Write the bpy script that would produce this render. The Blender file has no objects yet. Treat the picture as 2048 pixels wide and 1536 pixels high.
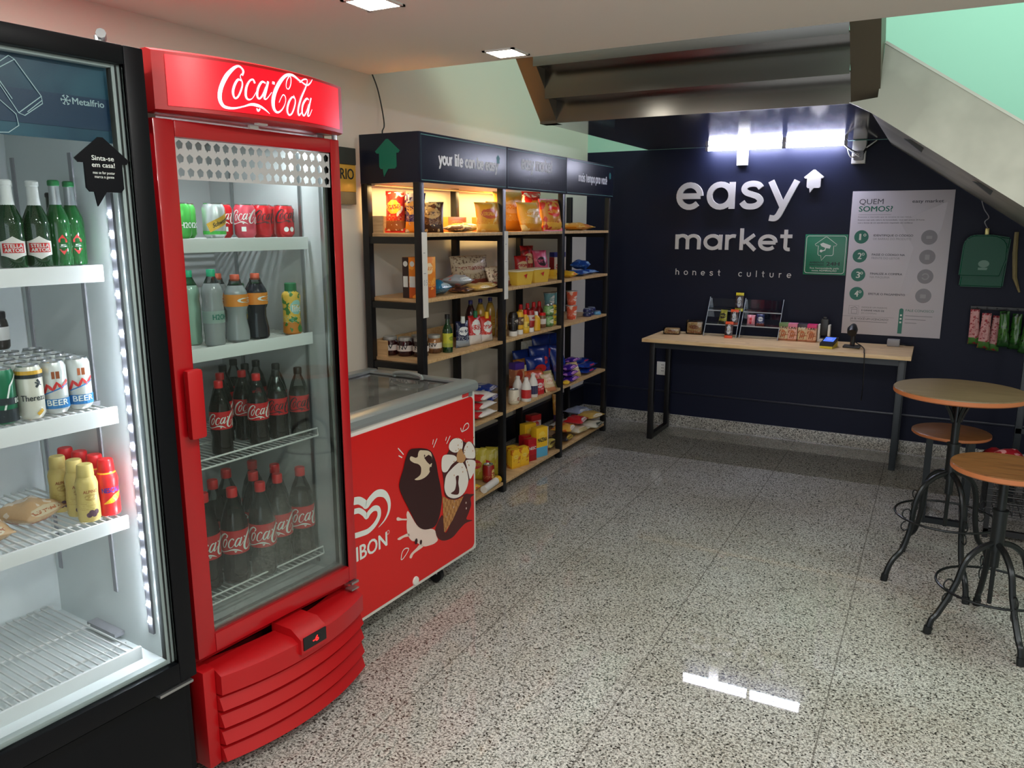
import bpy, bmesh, math, random
from mathutils import Vector, Matrix
random.seed(7)
sc = bpy.context.scene
COL = sc.collection
PI = math.pi

# ---------------------------------------------------------------- camera, world, exposure, large lights
cam_d = bpy.data.cameras.new('camera'); cam = bpy.data.objects.new('camera', cam_d); COL.objects.link(cam)
cam_d.sensor_width = 36.0; cam_d.lens = 36.0 * 1574.0 / 2048.0; cam_d.clip_start = .02
cam.location = (0, 0, 1.62)
cam.rotation_euler = (PI / 2 - math.atan(318 / 1574.0), 0, math.radians(28.2))
sc.camera = cam
sc.view_settings.view_transform = 'Standard'; sc.view_settings.look = 'None'
sc.view_settings.gamma = 1.0; sc.view_settings.exposure = 0.6; sc.view_settings.use_curve_mapping = False
sc.cycles.use_denoising = True
sc.cycles.transparent_max_bounces = 24; sc.cycles.max_bounces = 8
sc.cycles.sample_clamp_indirect = 6.0; sc.cycles.caustics_reflective = False; sc.cycles.caustics_refractive = False
W = bpy.data.worlds.new('World'); sc.world = W; W.use_nodes = True
W.node_tree.nodes['Background'].inputs[0].default_value = (.86, .93, 1.0, 1)
W.node_tree.nodes['Background'].inputs[1].default_value = .9

def area(name, loc, size, power, col=(1, 1, 1), rot=(0, 0, 0), size_y=None, spread=None):
    l = bpy.data.lights.new(name, 'AREA'); l.energy = power; l.color = col; l.size = size
    if size_y: l.shape = 'RECTANGLE'; l.size_y = size_y
    if spread: l.spread = spread
    o = bpy.data.objects.new(name, l); COL.objects.link(o); o.location = loc; o.rotation_euler = rot
    return o
# daylight through the open shopfront behind the photographer
area('shopfront_daylight', (.6, -3.0, 1.35), 5.6, 22, (.96, .98, 1.0), (math.radians(90), 0, math.radians(4)), 2.3)
# unseen fill lamps added at the ceiling nearer the doorway to brighten the room
for _x, _y in ((-1.78, 1.42), (-1.78, .5), (-.4, 1.42), (-.4, .5), (.9, 1.42), (.9, .5), (2.1, 1.9)):
    area('ceiling_fill_lamp', (_x, _y, 2.355), .13, 9.5, (1.0, .985, .95))
# ceiling luminaire of the floor above, over the stair opening
area('upper_floor_light', (.6, 4.6, 4.7), 2.0, 60, (.72, 1.0, .85), (0, 0, 0), 1.4)

# ---------------------------------------------------------------- materials
def lin(c):
    c = c / 255.0
    return c / 12.92 if c <= .04045 else ((c + .055) / 1.055) ** 2.4
def rgb(c): return (lin(c[0]), lin(c[1]), lin(c[2]), 1)
MATS = {}
def M(name, c=(128, 128, 128), rough=.5, metal=0, spec=.5, emit=None, es=0, coat=0):
    if name in MATS: return MATS[name]
    m = bpy.data.materials.new(name); m.use_nodes = True
    b = m.node_tree.nodes['Principled BSDF']
    b.inputs['Base Color'].default_value = rgb(c); b.inputs['Roughness'].default_value = rough
    b.inputs['Metallic'].default_value = metal; b.inputs['Specular IOR Level'].default_value = spec
    if coat: b.inputs['Coat Weight'].default_value = coat; b.inputs['Coat Roughness'].default_value = .05
    if emit: b.inputs['Emission Color'].default_value = rgb(emit); b.inputs['Emission Strength'].default_value = es
    MATS[name] = m; return m
def nodes(m): return m.node_tree.nodes, m.node_tree.links, m.node_tree.nodes['Principled BSDF']
def ramp(n, stops, interp='LINEAR'):
    r = n.new('ShaderNodeValToRGB'); r.color_ramp.interpolation = interp
    e = r.color_ramp.elements
    while len(e) < len(stops): e.new(.5)
    for k, (p, c) in enumerate(stops): e[k].position = p; e[k].color = c if len(c) == 4 else rgb(c)
    return r
def coords(n, l, kind='Object', scale=(1, 1, 1)):
    t = n.new('ShaderNodeTexCoord'); mp = n.new('ShaderNodeMapping'); mp.inputs['Scale'].default_value = scale
    l.new(t.outputs[kind], mp.inputs[0]); return mp.outputs[0]
def mixc(n, l, fac, a, b):
    x = n.new('ShaderNodeMix'); x.data_type = 'RGBA'
    for s, i in ((fac, 0), (a, 6), (b, 7)):
        if hasattr(s, 'is_linked'): l.new(s, x.inputs[i])
        elif i == 0: x.inputs[0].default_value = s
        else: x.inputs[i].default_value = s if len(s) == 4 else rgb(s)
    return x.outputs[2]
def mth(n, l, op, a, b=0.0):
    x = n.new('ShaderNodeMath'); x.operation = op
    for i, s in enumerate((a, b)):
        if hasattr(s, 'is_linked'): l.new(s, x.inputs[i])
        else: x.inputs[i].default_value = s
    return x.outputs[0]
def granite(name, joints, rough):
    m = M(name, rough=rough); n, l, b = nodes(m)
    co = coords(n, l)
    v = n.new('ShaderNodeTexNoise'); v.inputs['Scale'].default_value = 115; v.inputs['Detail'].default_value = 3.5; v.inputs['Roughness'].default_value = .9
    l.new(co, v.inputs['Vector'])
    r1 = ramp(n, [(.33, (66, 66, 66)), (.42, (118, 117, 114)), (.49, (170, 169, 164)), (.56, (206, 204, 198)), (.68, (216, 214, 208))]); l.new(v.outputs[0], r1.inputs[0])
    v2 = n.new('ShaderNodeTexVoronoi'); v2.inputs['Scale'].default_value = 170; l.new(co, v2.inputs['Vector'])
    r2 = ramp(n, [(0, (255, 255, 255)), (.72, (206, 204, 200)), (.86, (150, 148, 146)), (.95, (84, 82, 80))], 'CONSTANT')
    sep = n.new('ShaderNodeSeparateColor'); l.new(v2.outputs['Color'], sep.inputs[0]); l.new(sep.outputs[0], r2.inputs[0])
    x = n.new('ShaderNodeMix'); x.data_type = 'RGBA'; x.blend_type = 'MULTIPLY'; x.inputs[0].default_value = 1
    l.new(r1.outputs[0], x.inputs[6]); l.new(r2.outputs[0], x.inputs[7])
    col = x.outputs[2]
    n3 = n.new('ShaderNodeTexNoise'); n3.inputs['Scale'].default_value = 1.6; n3.inputs['Detail'].default_value = 3; l.new(co, n3.inputs['Vector'])
    r3 = ramp(n, [(.35, (236, 233, 226)), (.65, (255, 255, 255))]); l.new(n3.outputs[0], r3.inputs[0])
    y = n.new('ShaderNodeMix'); y.data_type = 'RGBA'; y.blend_type = 'MULTIPLY'; y.inputs[0].default_value = 1
    l.new(col, y.inputs[6]); l.new(r3.outputs[0], y.inputs[7]); col = y.outputs[2]
    if joints:
        s = n.new('ShaderNodeSeparateXYZ'); l.new(co, s.inputs[0])
        fx = mth(n, l, 'FRACT', mth(n, l, 'DIVIDE', mth(n, l, 'ADD', s.outputs[0], 20.2 + .6425), .6425))
        fx = mth(n, l, 'LESS_THAN', mth(n, l, 'ABSOLUTE', mth(n, l, 'SUBTRACT', fx, mth(n, l, 'FRACT', mth(n, l, 'DIVIDE', 20.0 + .6425, .6425)))), .0042)
        fy = mth(n, l, 'LESS_THAN', mth(n, l, 'FRACT', mth(n, l, 'DIVIDE', mth(n, l, 'ADD', s.outputs[1], 10.32), 1.28)), .0016)
        col = mixc(n, l, mth(n, l, 'MULTIPLY', mth(n, l, 'MAXIMUM', fx, fy), .62), col, (84, 80, 74))
    l.new(col, b.inputs['Base Color'])
    return m
def wood(name, a, bcol, axis=1, scale=6, rough=.45, knots=False):
    m = M(name, rough=rough); n, l, b = nodes(m)
    sca = [14, 14, 14]; sca[axis] = 1.2
    co = coords(n, l, 'Object', tuple(sca))
    v = n.new('ShaderNodeTexNoise'); v.inputs['Scale'].default_value = scale; v.inputs['Detail'].default_value = 5; v.inputs['Distortion'].default_value = .6
    l.new(co, v.inputs['Vector'])
    r = ramp(n, [(.32, bcol), (.55, a), (.72, tuple(min(255, int(c * 1.06)) for c in a))]); l.new(v.outputs[0], r.inputs[0])
    col = r.outputs[0]
    if knots:
        k = n.new('ShaderNodeTexVoronoi'); k.inputs['Scale'].default_value = 5.0; k.inputs['Randomness'].default_value = 1
        l.new(coords(n, l, 'Object', (1, 3.2, 1)), k.inputs['Vector'])
        rk = ramp(n, [(0, (0, 0, 0, 1)), (.05, (0, 0, 0, 1)), (.11, (1, 1, 1, 1))]); l.new(k.outputs['Distance'], rk.inputs[0])
        col = mixc(n, l, rk.outputs[0], (112, 74, 44), col)
    l.new(col, b.inputs['Base Color']); return m
PKN = [0]
def PK(base, blob, band, acc=None, rough=.35, bz=.62, br=(.34, .17), bandz=.28, noise=18):
    """printed packaging: base colour, a logo-like ellipse, a lower band and speckled artwork"""
    PKN[0] += 1
    m = M('packaging_print_%d' % PKN[0], base, rough); n, l, b = nodes(m)
    g = n.new('ShaderNodeTexCoord'); s = n.new('ShaderNodeSeparateXYZ'); l.new(g.outputs['Generated'], s.inputs[0])
    ex = mth(n, l, 'POWER', mth(n, l, 'DIVIDE', mth(n, l, 'SUBTRACT', s.outputs[0], .5), br[0]), 2.0)
    ez = mth(n, l, 'POWER', mth(n, l, 'DIVIDE', mth(n, l, 'SUBTRACT', s.outputs[2], bz), br[1]), 2.0)
    w = n.new('ShaderNodeTexNoise'); w.inputs['Scale'].default_value = 34; w.inputs['Detail'].default_value = 3; l.new(g.outputs['Object'], w.inputs['Vector'])
    inb = mth(n, l, 'LESS_THAN', mth(n, l, 'ADD', mth(n, l, 'ADD', ex, ez), mth(n, l, 'MULTIPLY', w.outputs[0], 1.1)), 1.5)
    strip = mth(n, l, 'LESS_THAN', mth(n, l, 'ABSOLUTE', mth(n, l, 'SUBTRACT', s.outputs[2], bz)), br[1] * .34)
    w2 = n.new('ShaderNodeTexNoise'); w2.inputs['Scale'].default_value = 150; l.new(g.outputs['Object'], w2.inputs['Vector'])
    word = mth(n, l, 'MULTIPLY', mth(n, l, 'MULTIPLY', strip, inb), mth(n, l, 'GREATER_THAN', w2.outputs[0], .5))
    fine = mth(n, l, 'MULTIPLY', mth(n, l, 'LESS_THAN', mth(n, l, 'FRACT', mth(n, l, 'MULTIPLY', s.outputs[2], 26.0)), .42), mth(n, l, 'GREATER_THAN', w2.outputs[0], .53))
    fine = mth(n, l, 'MULTIPLY', fine, mth(n, l, 'LESS_THAN', mth(n, l, 'ABSOLUTE', mth(n, l, 'SUBTRACT', s.outputs[2], .34)), .09))
    bm_ = n.new('ShaderNodeBump'); bm_.inputs['Strength'].default_value = .22; bm_.inputs['Distance'].default_value = .01; l.new(w.outputs[0], bm_.inputs['Height']); l.new(bm_.outputs[0], b.inputs['Normal'])
    bd = mth(n, l, 'LESS_THAN', s.outputs[2], bandz)
    col = mixc(n, l, bd, base, band)
    if acc:
        v = n.new('ShaderNodeTexNoise'); v.inputs['Scale'].default_value = noise; v.inputs['Detail'].default_value = 2
        l.new(g.outputs['Object'], v.inputs['Vector'])
        col = mixc(n, l, mth(n, l, 'GREATER_THAN', v.outputs[0], .56), col, acc)
    col = mixc(n, l, mth(n, l, 'MULTIPLY', fine, .7), col, blob)
    col = mixc(n, l, inb, col, blob)
    col = mixc(n, l, word, col, base if sum(abs(p - q) for p, q in zip(base, blob)) > 150 else band)
    l.new(col, b.inputs['Base Color']); return m
def glass(name, tint=(255, 255, 255), refl=.9, haze=0.0, hz=None):
    if name in MATS: return MATS[name]
    m = bpy.data.materials.new(name); m.use_nodes = True; n = m.node_tree.nodes; l = m.node_tree.links; n.clear()
    out = n.new('ShaderNodeOutputMaterial'); tr = n.new('ShaderNodeBsdfTransparent'); tr.inputs[0].default_value = rgb(tint)
    gl = n.new('ShaderNodeBsdfGlossy'); gl.inputs['Roughness'].default_value = .03
    f = n.new('ShaderNodeFresnel'); f.inputs[0].default_value = 1.45
    mx = n.new('ShaderNodeMixShader'); l.new(mth(n, l, 'MULTIPLY', f.outputs[0], refl), mx.inputs[0]); l.new(tr.outputs[0], mx.inputs[1]); l.new(gl.outputs[0], mx.inputs[2])
    last = mx.outputs[0]
    if haze:
        df = n.new('ShaderNodeBsdfDiffuse'); df.inputs[0].default_value = (.75, .78, .76, 1)
        no = n.new('ShaderNodeTexNoise'); no.inputs['Scale'].default_value = 9; no.inputs['Detail'].default_value = 4
        tc = n.new('ShaderNodeTexCoord'); l.new(tc.outputs['Object'], no.inputs['Vector'])
        fac = mth(n, l, 'MULTIPLY', no.outputs[0], haze * 2)
        if hz:
            s = n.new('ShaderNodeSeparateXYZ'); l.new(tc.outputs['Object'], s.inputs[0])
            mr = n.new('ShaderNodeMapRange'); mr.inputs[1].default_value = hz[0]; mr.inputs[2].default_value = hz[1]; mr.inputs[3].default_value = 1; mr.inputs[4].default_value = .08
            l.new(s.outputs[2], mr.inputs[0]); fac = mth(n, l, 'MULTIPLY', fac, mr.outputs[0])
        m2 = n.new('ShaderNodeMixShader'); l.new(fac, m2.inputs[0]); l.new(last, m2.inputs[1]); l.new(df.outputs[0], m2.inputs[2]); last = m2.outputs[0]
    l.new(last, out.inputs[0]); MATS[name] = m; return m

def mottle(m, c1, c2, scale=3, lo=.4, hi=.62):
    n, l, b = nodes(m); v = n.new('ShaderNodeTexNoise'); v.inputs['Scale'].default_value = scale; v.inputs['Detail'].default_value = 4
    l.new(coords(n, l), v.inputs['Vector']); r = ramp(n, [(lo, c1), (hi, c2)]); l.new(v.outputs[0], r.inputs[0]); l.new(r.outputs[0], b.inputs['Base Color']); return m

# ---------------------------------------------------------------- mesh builder
class MB:
    def __init__(s): s.v = []; s.f = []; s.mi = []; s.mats = []; s.T = None
    def add(s, vs, fs, mat):
        if mat not in s.mats: s.mats.append(mat)
        k = s.mats.index(mat); o = len(s.v)
        s.v += [tuple(s.T @ Vector(p)) for p in vs] if s.T else [tuple(p) for p in vs]
        s.f += [[i + o for i in f] for f in fs]; s.mi += [k] * len(fs); return s
    def box(s, x0, y0, z0, x1, y1, z1, mat, b=0):
        if b <= 0:
            vs = [(x, y, z) for z in (z0, z1) for y in (y0, y1) for x in (x0, x1)]
            return s.add(vs, [(0, 2, 3, 1), (4, 5, 7, 6), (0, 1, 5, 4), (2, 6, 7, 3), (0, 4, 6, 2), (1, 3, 7, 5)], mat)
        b = min(b, abs(x1 - x0) * .49, abs(y1 - y0) * .49, abs(z1 - z0) * .49)
        bm = bmesh.new(); bmesh.ops.create_cube(bm, size=1)
        for v in bm.verts: v.co = Vector(((x0 + x1) / 2 + v.co.x * (x1 - x0), (y0 + y1) / 2 + v.co.y * (y1 - y0), (z0 + z1) / 2 + v.co.z * (z1 - z0)))
        bmesh.ops.bevel(bm, geom=bm.edges[:], offset=b, segments=2, affect='EDGES', profile=.6)
        s.bm(bm, mat); return s
    def bm(s, bm, mat):
        bm.verts.index_update(); s.add([v.co for v in bm.verts], [[v.index for v in f.verts] for f in bm.faces], mat); bm.free()
    def lathe(s, prof, mat=None, n=24, cx=0, cy=0):
        """prof: (r, z) or (r, z, material of the ring above)"""
        for k in range(len(prof) - 1):
            a, c = prof[k], prof[k + 1]; mm = a[2] if len(a) > 2 else mat
            vs = []; fs = []
            for i in range(n):
                t = 2 * PI * i / n; vs += [(cx + a[0] * math.cos(t), cy + a[0] * math.sin(t), a[1]), (cx + c[0] * math.cos(t), cy + c[0] * math.sin(t), c[1])]
            for i in range(n):
                j = (i + 1) % n
                if a[0] < 1e-6: fs.append((2 * i, 2 * j + 1, 2 * i + 1))
                elif c[0] < 1e-6: fs.append((2 * i, 2 * j, 2 * i + 1))
                else: fs.append((2 * i, 2 * j, 2 * j + 1, 2 * i + 1))
            s.add(vs, fs, mm)
        return s
    def tube(s, pts, r, mat, n=8, caps=True, closed=False):
        pts = [Vector(p) for p in pts]; N = len(pts); rs = r if isinstance(r, (list, tuple)) else [r] * N
        tan = []
        for i in range(N):
            a = pts[(i - 1) % N] if closed or i > 0 else pts[i]; c = pts[(i + 1) % N] if closed or i < N - 1 else pts[i]
            tan.append((c - a).normalized())
        up = Vector((0, 0, 1)) if abs(tan[0].z) < .9 else Vector((1, 0, 0)); nn = tan[0].cross(up).normalized(); vs = []
        for i in range(N):
            nn = (nn - tan[i] * nn.dot(tan[i])).normalized(); bb = tan[i].cross(nn)
            for k in range(n):
                t = 2 * PI * k / n; vs.append(pts[i] + (nn * math.cos(t) + bb * math.sin(t)) * rs[i])
        fs = []
        for i in range(N if closed else N - 1):
            j = (i + 1) % N
            for k in range(n): fs.append((i * n + k, i * n + (k + 1) % n, j * n + (k + 1) % n, j * n + k))
        if caps and not closed: fs += [tuple(range(n - 1, -1, -1)), tuple((N - 1) * n + k for k in range(n))]
        return s.add(vs, fs, mat)
    def bar(s, p, q, w, h, mat):
        """rectangular bar between two points"""
        p = Vector(p); q = Vector(q); t = (q - p).normalized(); up = Vector((0, 0, 1)) if abs(t.z) < .95 else Vector((0, 1, 0))
        a = t.cross(up).normalized() * w / 2; b = t.cross(a).normalized() * h / 2
        vs = [p + a + b, p - a + b, p - a - b, p + a - b, q + a + b, q - a + b, q - a - b, q + a - b]
        return s.add(vs, [(0, 1, 2, 3), (7, 6, 5, 4), (0, 4, 5, 1), (1, 5, 6, 2), (2, 6, 7, 3), (3, 7, 4, 0)], mat)
    def prism(s, pts, h0, h1, mat, plane='xz'):
        P = {'xz': lambda a, b, h: (a, h, b), 'xy': lambda a, b, h: (a, b, h), 'yz': lambda a, b, h: (h, a, b)}[plane]
        n = len(pts); vs = [P(a, b, h0) for a, b in pts] + [P(a, b, h1) for a, b in pts]
        fs = [tuple(range(n)), tuple(range(2 * n - 1, n - 1, -1))] + [(i, n + i, n + (i + 1) % n, (i + 1) % n) for i in range(n)]
        return s.add(vs, fs, mat)
    def flat(s, pts, mat, y=0.0, warp=None):
        """a filled polygon (x,z) facing -y"""
        vs = [warp(a, b) if warp else (a, y, b) for a, b in pts]
        return s.add(vs, [tuple(range(len(pts)))], mat)
    def stroke(s, pts, mat, y=0.0, w=None, thick=0.0, warp=None, closed=False):
        """a thick drawn line through (x,z[,w]) points, facing -y, optionally a solid of the given thickness behind it"""
        if warp and not closed:      # follow the curved surface closely
            q_ = []
            for a, c in zip(pts, pts[1:]):
                m_ = max(1, int(abs(c[0] - a[0]) / .004)); q_ += [tuple(p + (r - p) * i / m_ for p, r in zip(a, c)) for i in range(m_)]
            pts = q_ + [tuple(pts[-1])]
        N = len(pts); W_ = [p[2] if len(p) > 2 else w for p in pts]; L = []; R = []
        for i in range(N):
            a = pts[(i - 1) % N] if closed or i > 0 else pts[i]; c = pts[(i + 1) % N] if closed or i < N - 1 else pts[i]
            dx, dz = c[0] - a[0], c[1] - a[1]; q = math.hypot(dx, dz) or 1e-9; nx, nz = -dz / q * W_[i] / 2, dx / q * W_[i] / 2
            L.append((pts[i][0] + nx, pts[i][1] + nz)); R.append((pts[i][0] - nx, pts[i][1] - nz))
        s.k = getattr(s, 'k', 0) + 1; y -= .00015 * (s.k % 7)
        f = warp if warp else (lambda a, b: (a, y, b))
        vs = [f(*p) for p in L] + [f(*p) for p in R]
        if thick: vs += [(a, y + thick, b) for a, b in L] + [(a, y + thick, b) for a, b in R]
        fs = []
        for i in range(N if closed else N - 1):
            j = (i + 1) % N; fs.append((i, j, N + j, N + i))
            if thick: fs += [(2 * N + i, 2 * N + j, j, i), (N + i, N + j, 3 * N + j, 3 * N + i)]
        if thick and not closed: fs += [(0, N, 3 * N, 2 * N), (N - 1, 3 * N - 1, 4 * N - 1, 2 * N - 1)]
        return s.add(vs, fs, mat)
    def build(s, name, parent=None, loc=None, rotz=0.0, flatshade=False, ang=.62):
        me = bpy.data.meshes.new(name); me.from_pydata(s.v, [], s.f)
        for m in s.mats: me.materials.append(m)
        me.polygons.foreach_set('material_index', s.mi)
        bm = bmesh.new(); bm.from_mesh(me); bmesh.ops.remove_doubles(bm, verts=bm.verts, dist=1e-5); bm.to_mesh(me); bm.free()
        if not flatshade and len(me.polygons):
            me.polygons.foreach_set('use_smooth', [True] * len(me.polygons)); me.set_sharp_from_angle(angle=ang)
        me.update()
        o = bpy.data.objects.new(name, me); COL.objects.link(o)
        if parent: o.parent = parent
        if loc: o.location = loc
        o.rotation_euler.z = rotz
        return o

def spline(pts, n=6, closed=False):
    """Catmull-Rom through points of any dimension"""
    N = len(pts); out = []
    for i in range(N if closed else N - 1):
        p = [pts[(i + k) % N] if closed else pts[min(max(i + k, 0), N - 1)] for k in (-1, 0, 1, 2)]
        for j in range(n):
            t = j / n
            out.append(tuple(.5 * (2 * b + (c - a) * t + (2 * a - 5 * b + 4 * c - d) * t * t + (3 * b - a - 3 * c + d) * t ** 3) for a, b, c, d in zip(*p)))
    if not closed: out.append(tuple(pts[-1]))
    return out
def arc(cx, cz, rx, rz, a0, a1, n=14):
    return [(cx + rx * math.cos(math.radians(a0 + (a1 - a0) * k / n)), cz + rz * math.sin(math.radians(a0 + (a1 - a0) * k / n))) for k in range(n + 1)]

# ---------------------------------------------------------------- lettering
_TXT = {}
def text(mb, body, x, z, h, mat, y=0.0, width=None, align='L', bold=0.0, warp=None, shear=0.0):
    """built-in font lettering in the xz plane facing -y; h = cap height"""
    bb = bold; bold = 0.0; key = (body, bold)
    if key not in _TXT:
        cu = bpy.data.curves.new('t', 'FONT'); cu.body = body; cu.size = 1; cu.offset = bold; cu.resolution_u = 3
        o = bpy.data.objects.new('t', cu); me = o.to_mesh()
        _TXT[key] = ([tuple(v.co) for v in me.vertices], [list(p.vertices) for p in me.polygons])
        o.to_mesh_clear(); bpy.data.objects.remove(o); bpy.data.curves.remove(cu)
    V, F = _TXT[key]
    if not V: return
    x0 = min(v[0] for v in V); x1 = max(v[0] for v in V); k = h / .69; kx = width / (x1 - x0) if width else k
    ox = {'L': 0, 'C': -(x1 - x0) * kx / 2, 'R': -(x1 - x0) * kx}[align]
    f = warp if warp else (lambda a, b: (a, y, b))
    mb.add([f(x + ox + (v[0] - x0) * kx + shear * v[1] * k, z + v[1] * k) for v in V], F, mat)
    if bb > .005:     # heavier weight: a second, slightly shifted and lower layer of the same letters
        f2 = (lambda a, c: tuple(p_ * (1 - 4e-4) if q_ < 2 else p_ for q_, p_ in enumerate(warp(a, c)))) if warp else (lambda a, c: (a, y + .0003, c))
        for dx, dz in ((.05, 0), (.025, .02)):
            mb.add([f2(x + ox + (v[0] - x0) * kx + dx * min(1, bb * 60) * k, z + v[1] * k + dz * k * min(1, bb * 60)) for v in V], F, mat); f2 = (lambda a, c, g=f2: (lambda t: (t[0], t[1] + .0002, t[2]))(g(a, c)))
def _s(p): return spline(p, 5)
GL = {  # geometric lowercase letters as centre-line strokes, x-height 1
 'a': (1.0, [arc(.46, .5, .38, .42, 0, 360, 24), [(.86, .0), (.86, 1.0)]]),
 'e': (.98, [[(.1, .5), (.86, .5)], arc(.48, .5, .38, .42, 0, 318, 22)]),
 's': (.84, [_s([(.70, .76), (.60, .88), (.42, .92), (.22, .87), (.14, .73), (.22, .60), (.42, .52), (.60, .44), (.70, .29), (.61, .14), (.42, .08), (.20, .11), (.08, .25)])]),
 'y': (.94, [[(.05, 1.0), (.47, .06)], _s([(.89, 1.0), (.62, .38), (.42, -.1), (.33, -.28), (.22, -.36), (.06, -.34)])]),
 'm': (1.46, [[(.12, 0), (.12, 1)], arc(.40, .62, .28, .30, 180, 0, 10) + [(.68, 0)], arc(.98, .62, .30, .30, 180, 0, 10) + [(1.28, 0)]]),
 'r': (.66, [[(.12, 0), (.12, 1)], arc(.44, .56, .32, .36, 180, 70, 8)]),
 'k': (.86, [[(.12, 0), (.12, 1.42)], [(.74, 1.0), (.20, .46)], [(.34, .58), (.80, 0)]]),
 't': (.64, [[(.28, 1.34), (.28, .24)] + arc(.44, .22, .16, .14, 180, 290, 5), [(.02, .92), (.58, .92)]]),
 'h': (.96, [[(.12, 0), (.12, 1.42)], arc(.45, .58, .33, .34, 180, 0, 12) + [(.78, 0)]]),
 'o': (1.0, [arc(.49, .5, .39, .42, 0, 360, 24)]),
 'n': (.94, [[(.12, 0), (.12, 1)], arc(.45, .58, .33, .34, 180, 0, 12) + [(.78, 0)]]),
 'c': (.86, [arc(.48, .5, .38, .42, 42, 318, 20)]),
 'u': (.94, [[(.12, 1), (.12, .42)] + arc(.45, .42, .33, .34, 180, 360, 12) + [(.78, 1)]]),
 'l': (.28, [[(.13, 0), (.13, 1.42)]]),
 'f': (.60, [[(.24, 0), (.24, 1.1)] + arc(.42, 1.14, .18, .22, 180, 75, 6), [(.02, .90), (.52, .90)]]),
 'i': (.28, [[(.13, 0), (.13, 1)], [(.13, 1.22), (.13, 1.40)]]),
 'p': (1.0, [arc(.52, .5, .38, .42, 0, 360, 24), [(.13, -.42), (.13, 1.0)]]),
 'v': (.90, [[(.05, 1), (.45, 0.03), (.85, 1)]]),
 'b': (1.0, [arc(.52, .5, .38, .42, 0, 360, 24), [(.13, 0), (.13, 1.42)]]),
 'd': (1.0, [arc(.46, .5, .38, .42, 0, 360, 24), [(.86, 0), (.86, 1.42)]]),
 'ê': (.98, [[(.1, .5), (.86, .5)], arc(.48, .5, .38, .42, 0, 318, 22), [(.24, 1.10), (.48, 1.30), (.72, 1.10)]]),
 ' ': (.46, []),
}
def letters(mb, body, x, z, xh, w, mat, y=0.0, thick=0.0, track=.06, width=None, warp=None):
    tot = sum(GL[c][0] + track for c in body) - track; k = xh; kx = width / tot if width else xh; cx = x
    for c in body:
        adv, st = GL[c]
        for p in st:
            mb.stroke([(cx + a * kx, z + b * k) for a, b in p], mat, y, w, thick, warp)
        cx += (adv + track) * kx
HOUSE = [(-.5, .60), (-.44, .53), (-.34, .53), (-.34, .10), (-.28, .03), (-.20, .03), (-.16, -.22), (.02, .03), (.30, .03), (.36, .10), (.36, .53), (.45, .53), (.5, .60), (.04, .98), (-.04, .98)]
def house(x, z, s): return [(x + a * s, z + b * s) for a, b in HOUSE]
def cyl(R, y0=0.0, x0=0.0): return lambda x, z: (x0 + R * math.sin(x / R), y0 - R * math.cos(x / R), z)

# ---------------------------------------------------------------- things
def tag(o, label, cat, group=None, kind=None):
    if label: o['label'] = label
    if cat: o['category'] = cat
    if group: o['group'] = group
    if kind: o['kind'] = kind
    return o
def thing(name, label, cat, loc=(0, 0, 0), rotz=0.0, group=None):
    o = bpy.data.objects.new(name, None); COL.objects.link(o); o.empty_display_size = .05
    o.location = loc; o.rotation_euler.z = rotz; return tag(o, label, cat, group)
def struct(mb, name, **k): return tag(mb.build(name, **k), None, None, None, 'structure')
def dup(root, loc=None, rotz=None, label=None):
    r = root.copy(); COL.objects.link(r)
    if loc is not None: r.location = loc
    if rotz is not None: r.rotation_euler.z = rotz
    if label: r['label'] = label
    for ch in list(root.children):
        c = ch.copy(); COL.objects.link(c); c.parent = r
        for g in list(ch.children): e = g.copy(); COL.objects.link(e); e.parent = c
    return r
class Frame:
    """local axes of an appliance or shelf: u along its front, d into its depth"""
    def __init__(s, x, y, deg): s.o = Vector((x, y, 0)); s.a = math.radians(deg); s.u = Vector((math.cos(s.a), math.sin(s.a), 0)); s.v = Vector((-math.sin(s.a), math.cos(s.a), 0))
    def at(s, u, d, z): return s.o + s.u * u + s.v * d + Vector((0, 0, z))
RED = Frame(-1.785, 1.40, 85.6)
_b = math.radians(85.5)
BLK = Frame(-1.69 - .72 * math.cos(_b), 1.325 - .72 * math.sin(_b), 85.5)
FRZ = Frame(-1.8699, 2.057, 88.4)
SH = Frame(-2.235, 0, 90)
BW = Frame(0, 6.2, 0)

# ================================================================ THE ROOM
m_floor = granite('granite_tiles', True, .02)
m_skirt = granite('granite_skirting', False, .3)
m_ceil = M('ceiling_paint', (236, 230, 222), .8)
m_wl = M('white_wall_paint', (214, 208, 196), .75)
m_navy = M('navy_wall_paint', (19, 24, 45), .5, spec=.22)
m_mint = M('mint_wall_paint', (168, 216, 196), .75)
m_dado = M('dark_dado_paint', (13, 15, 26), .5, spec=.25)
b = MB(); b.box(-3.2, -3.2, -.1, 3.4, 6.4, 0, m_floor); struct(b, 'floor')
b = MB(); b.box(-2.62, -3.2, 2.364, 3.2, 3.37, 2.62, m_ceil); struct(b, 'ceiling')
b = MB(); b.box(-2.82, -3.2, .27, -2.62, 6.2, 5.0, m_wl); b.box(-2.82, -3.2, 0, -2.62, 6.2, .27, m_dado); struct(b, 'wall_left')
b = MB(); b.box(-2.82, 6.2, 0, 3.4, 6.4, 2.2, m_navy); b.box(-2.82, 6.2, 2.2, 3.4, 6.4, 5.0, m_mint); struct(b, 'wall_back')
b = MB(); b.box(3.2, -3.2, 0, 3.4, 6.2, 5.0, m_wl); struct(b, 'wall_right')
b = MB(); b.box(-2.82, 3.37, 5.0, 3.4, 6.4, 5.1, m_ceil); struct(b, 'ceiling_upper')
b = MB(); b.box(-2.62, 6.18, 0, 3.2, 6.2, .09, m_skirt, .003); struct(b, 'baseboard_back')
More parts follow.
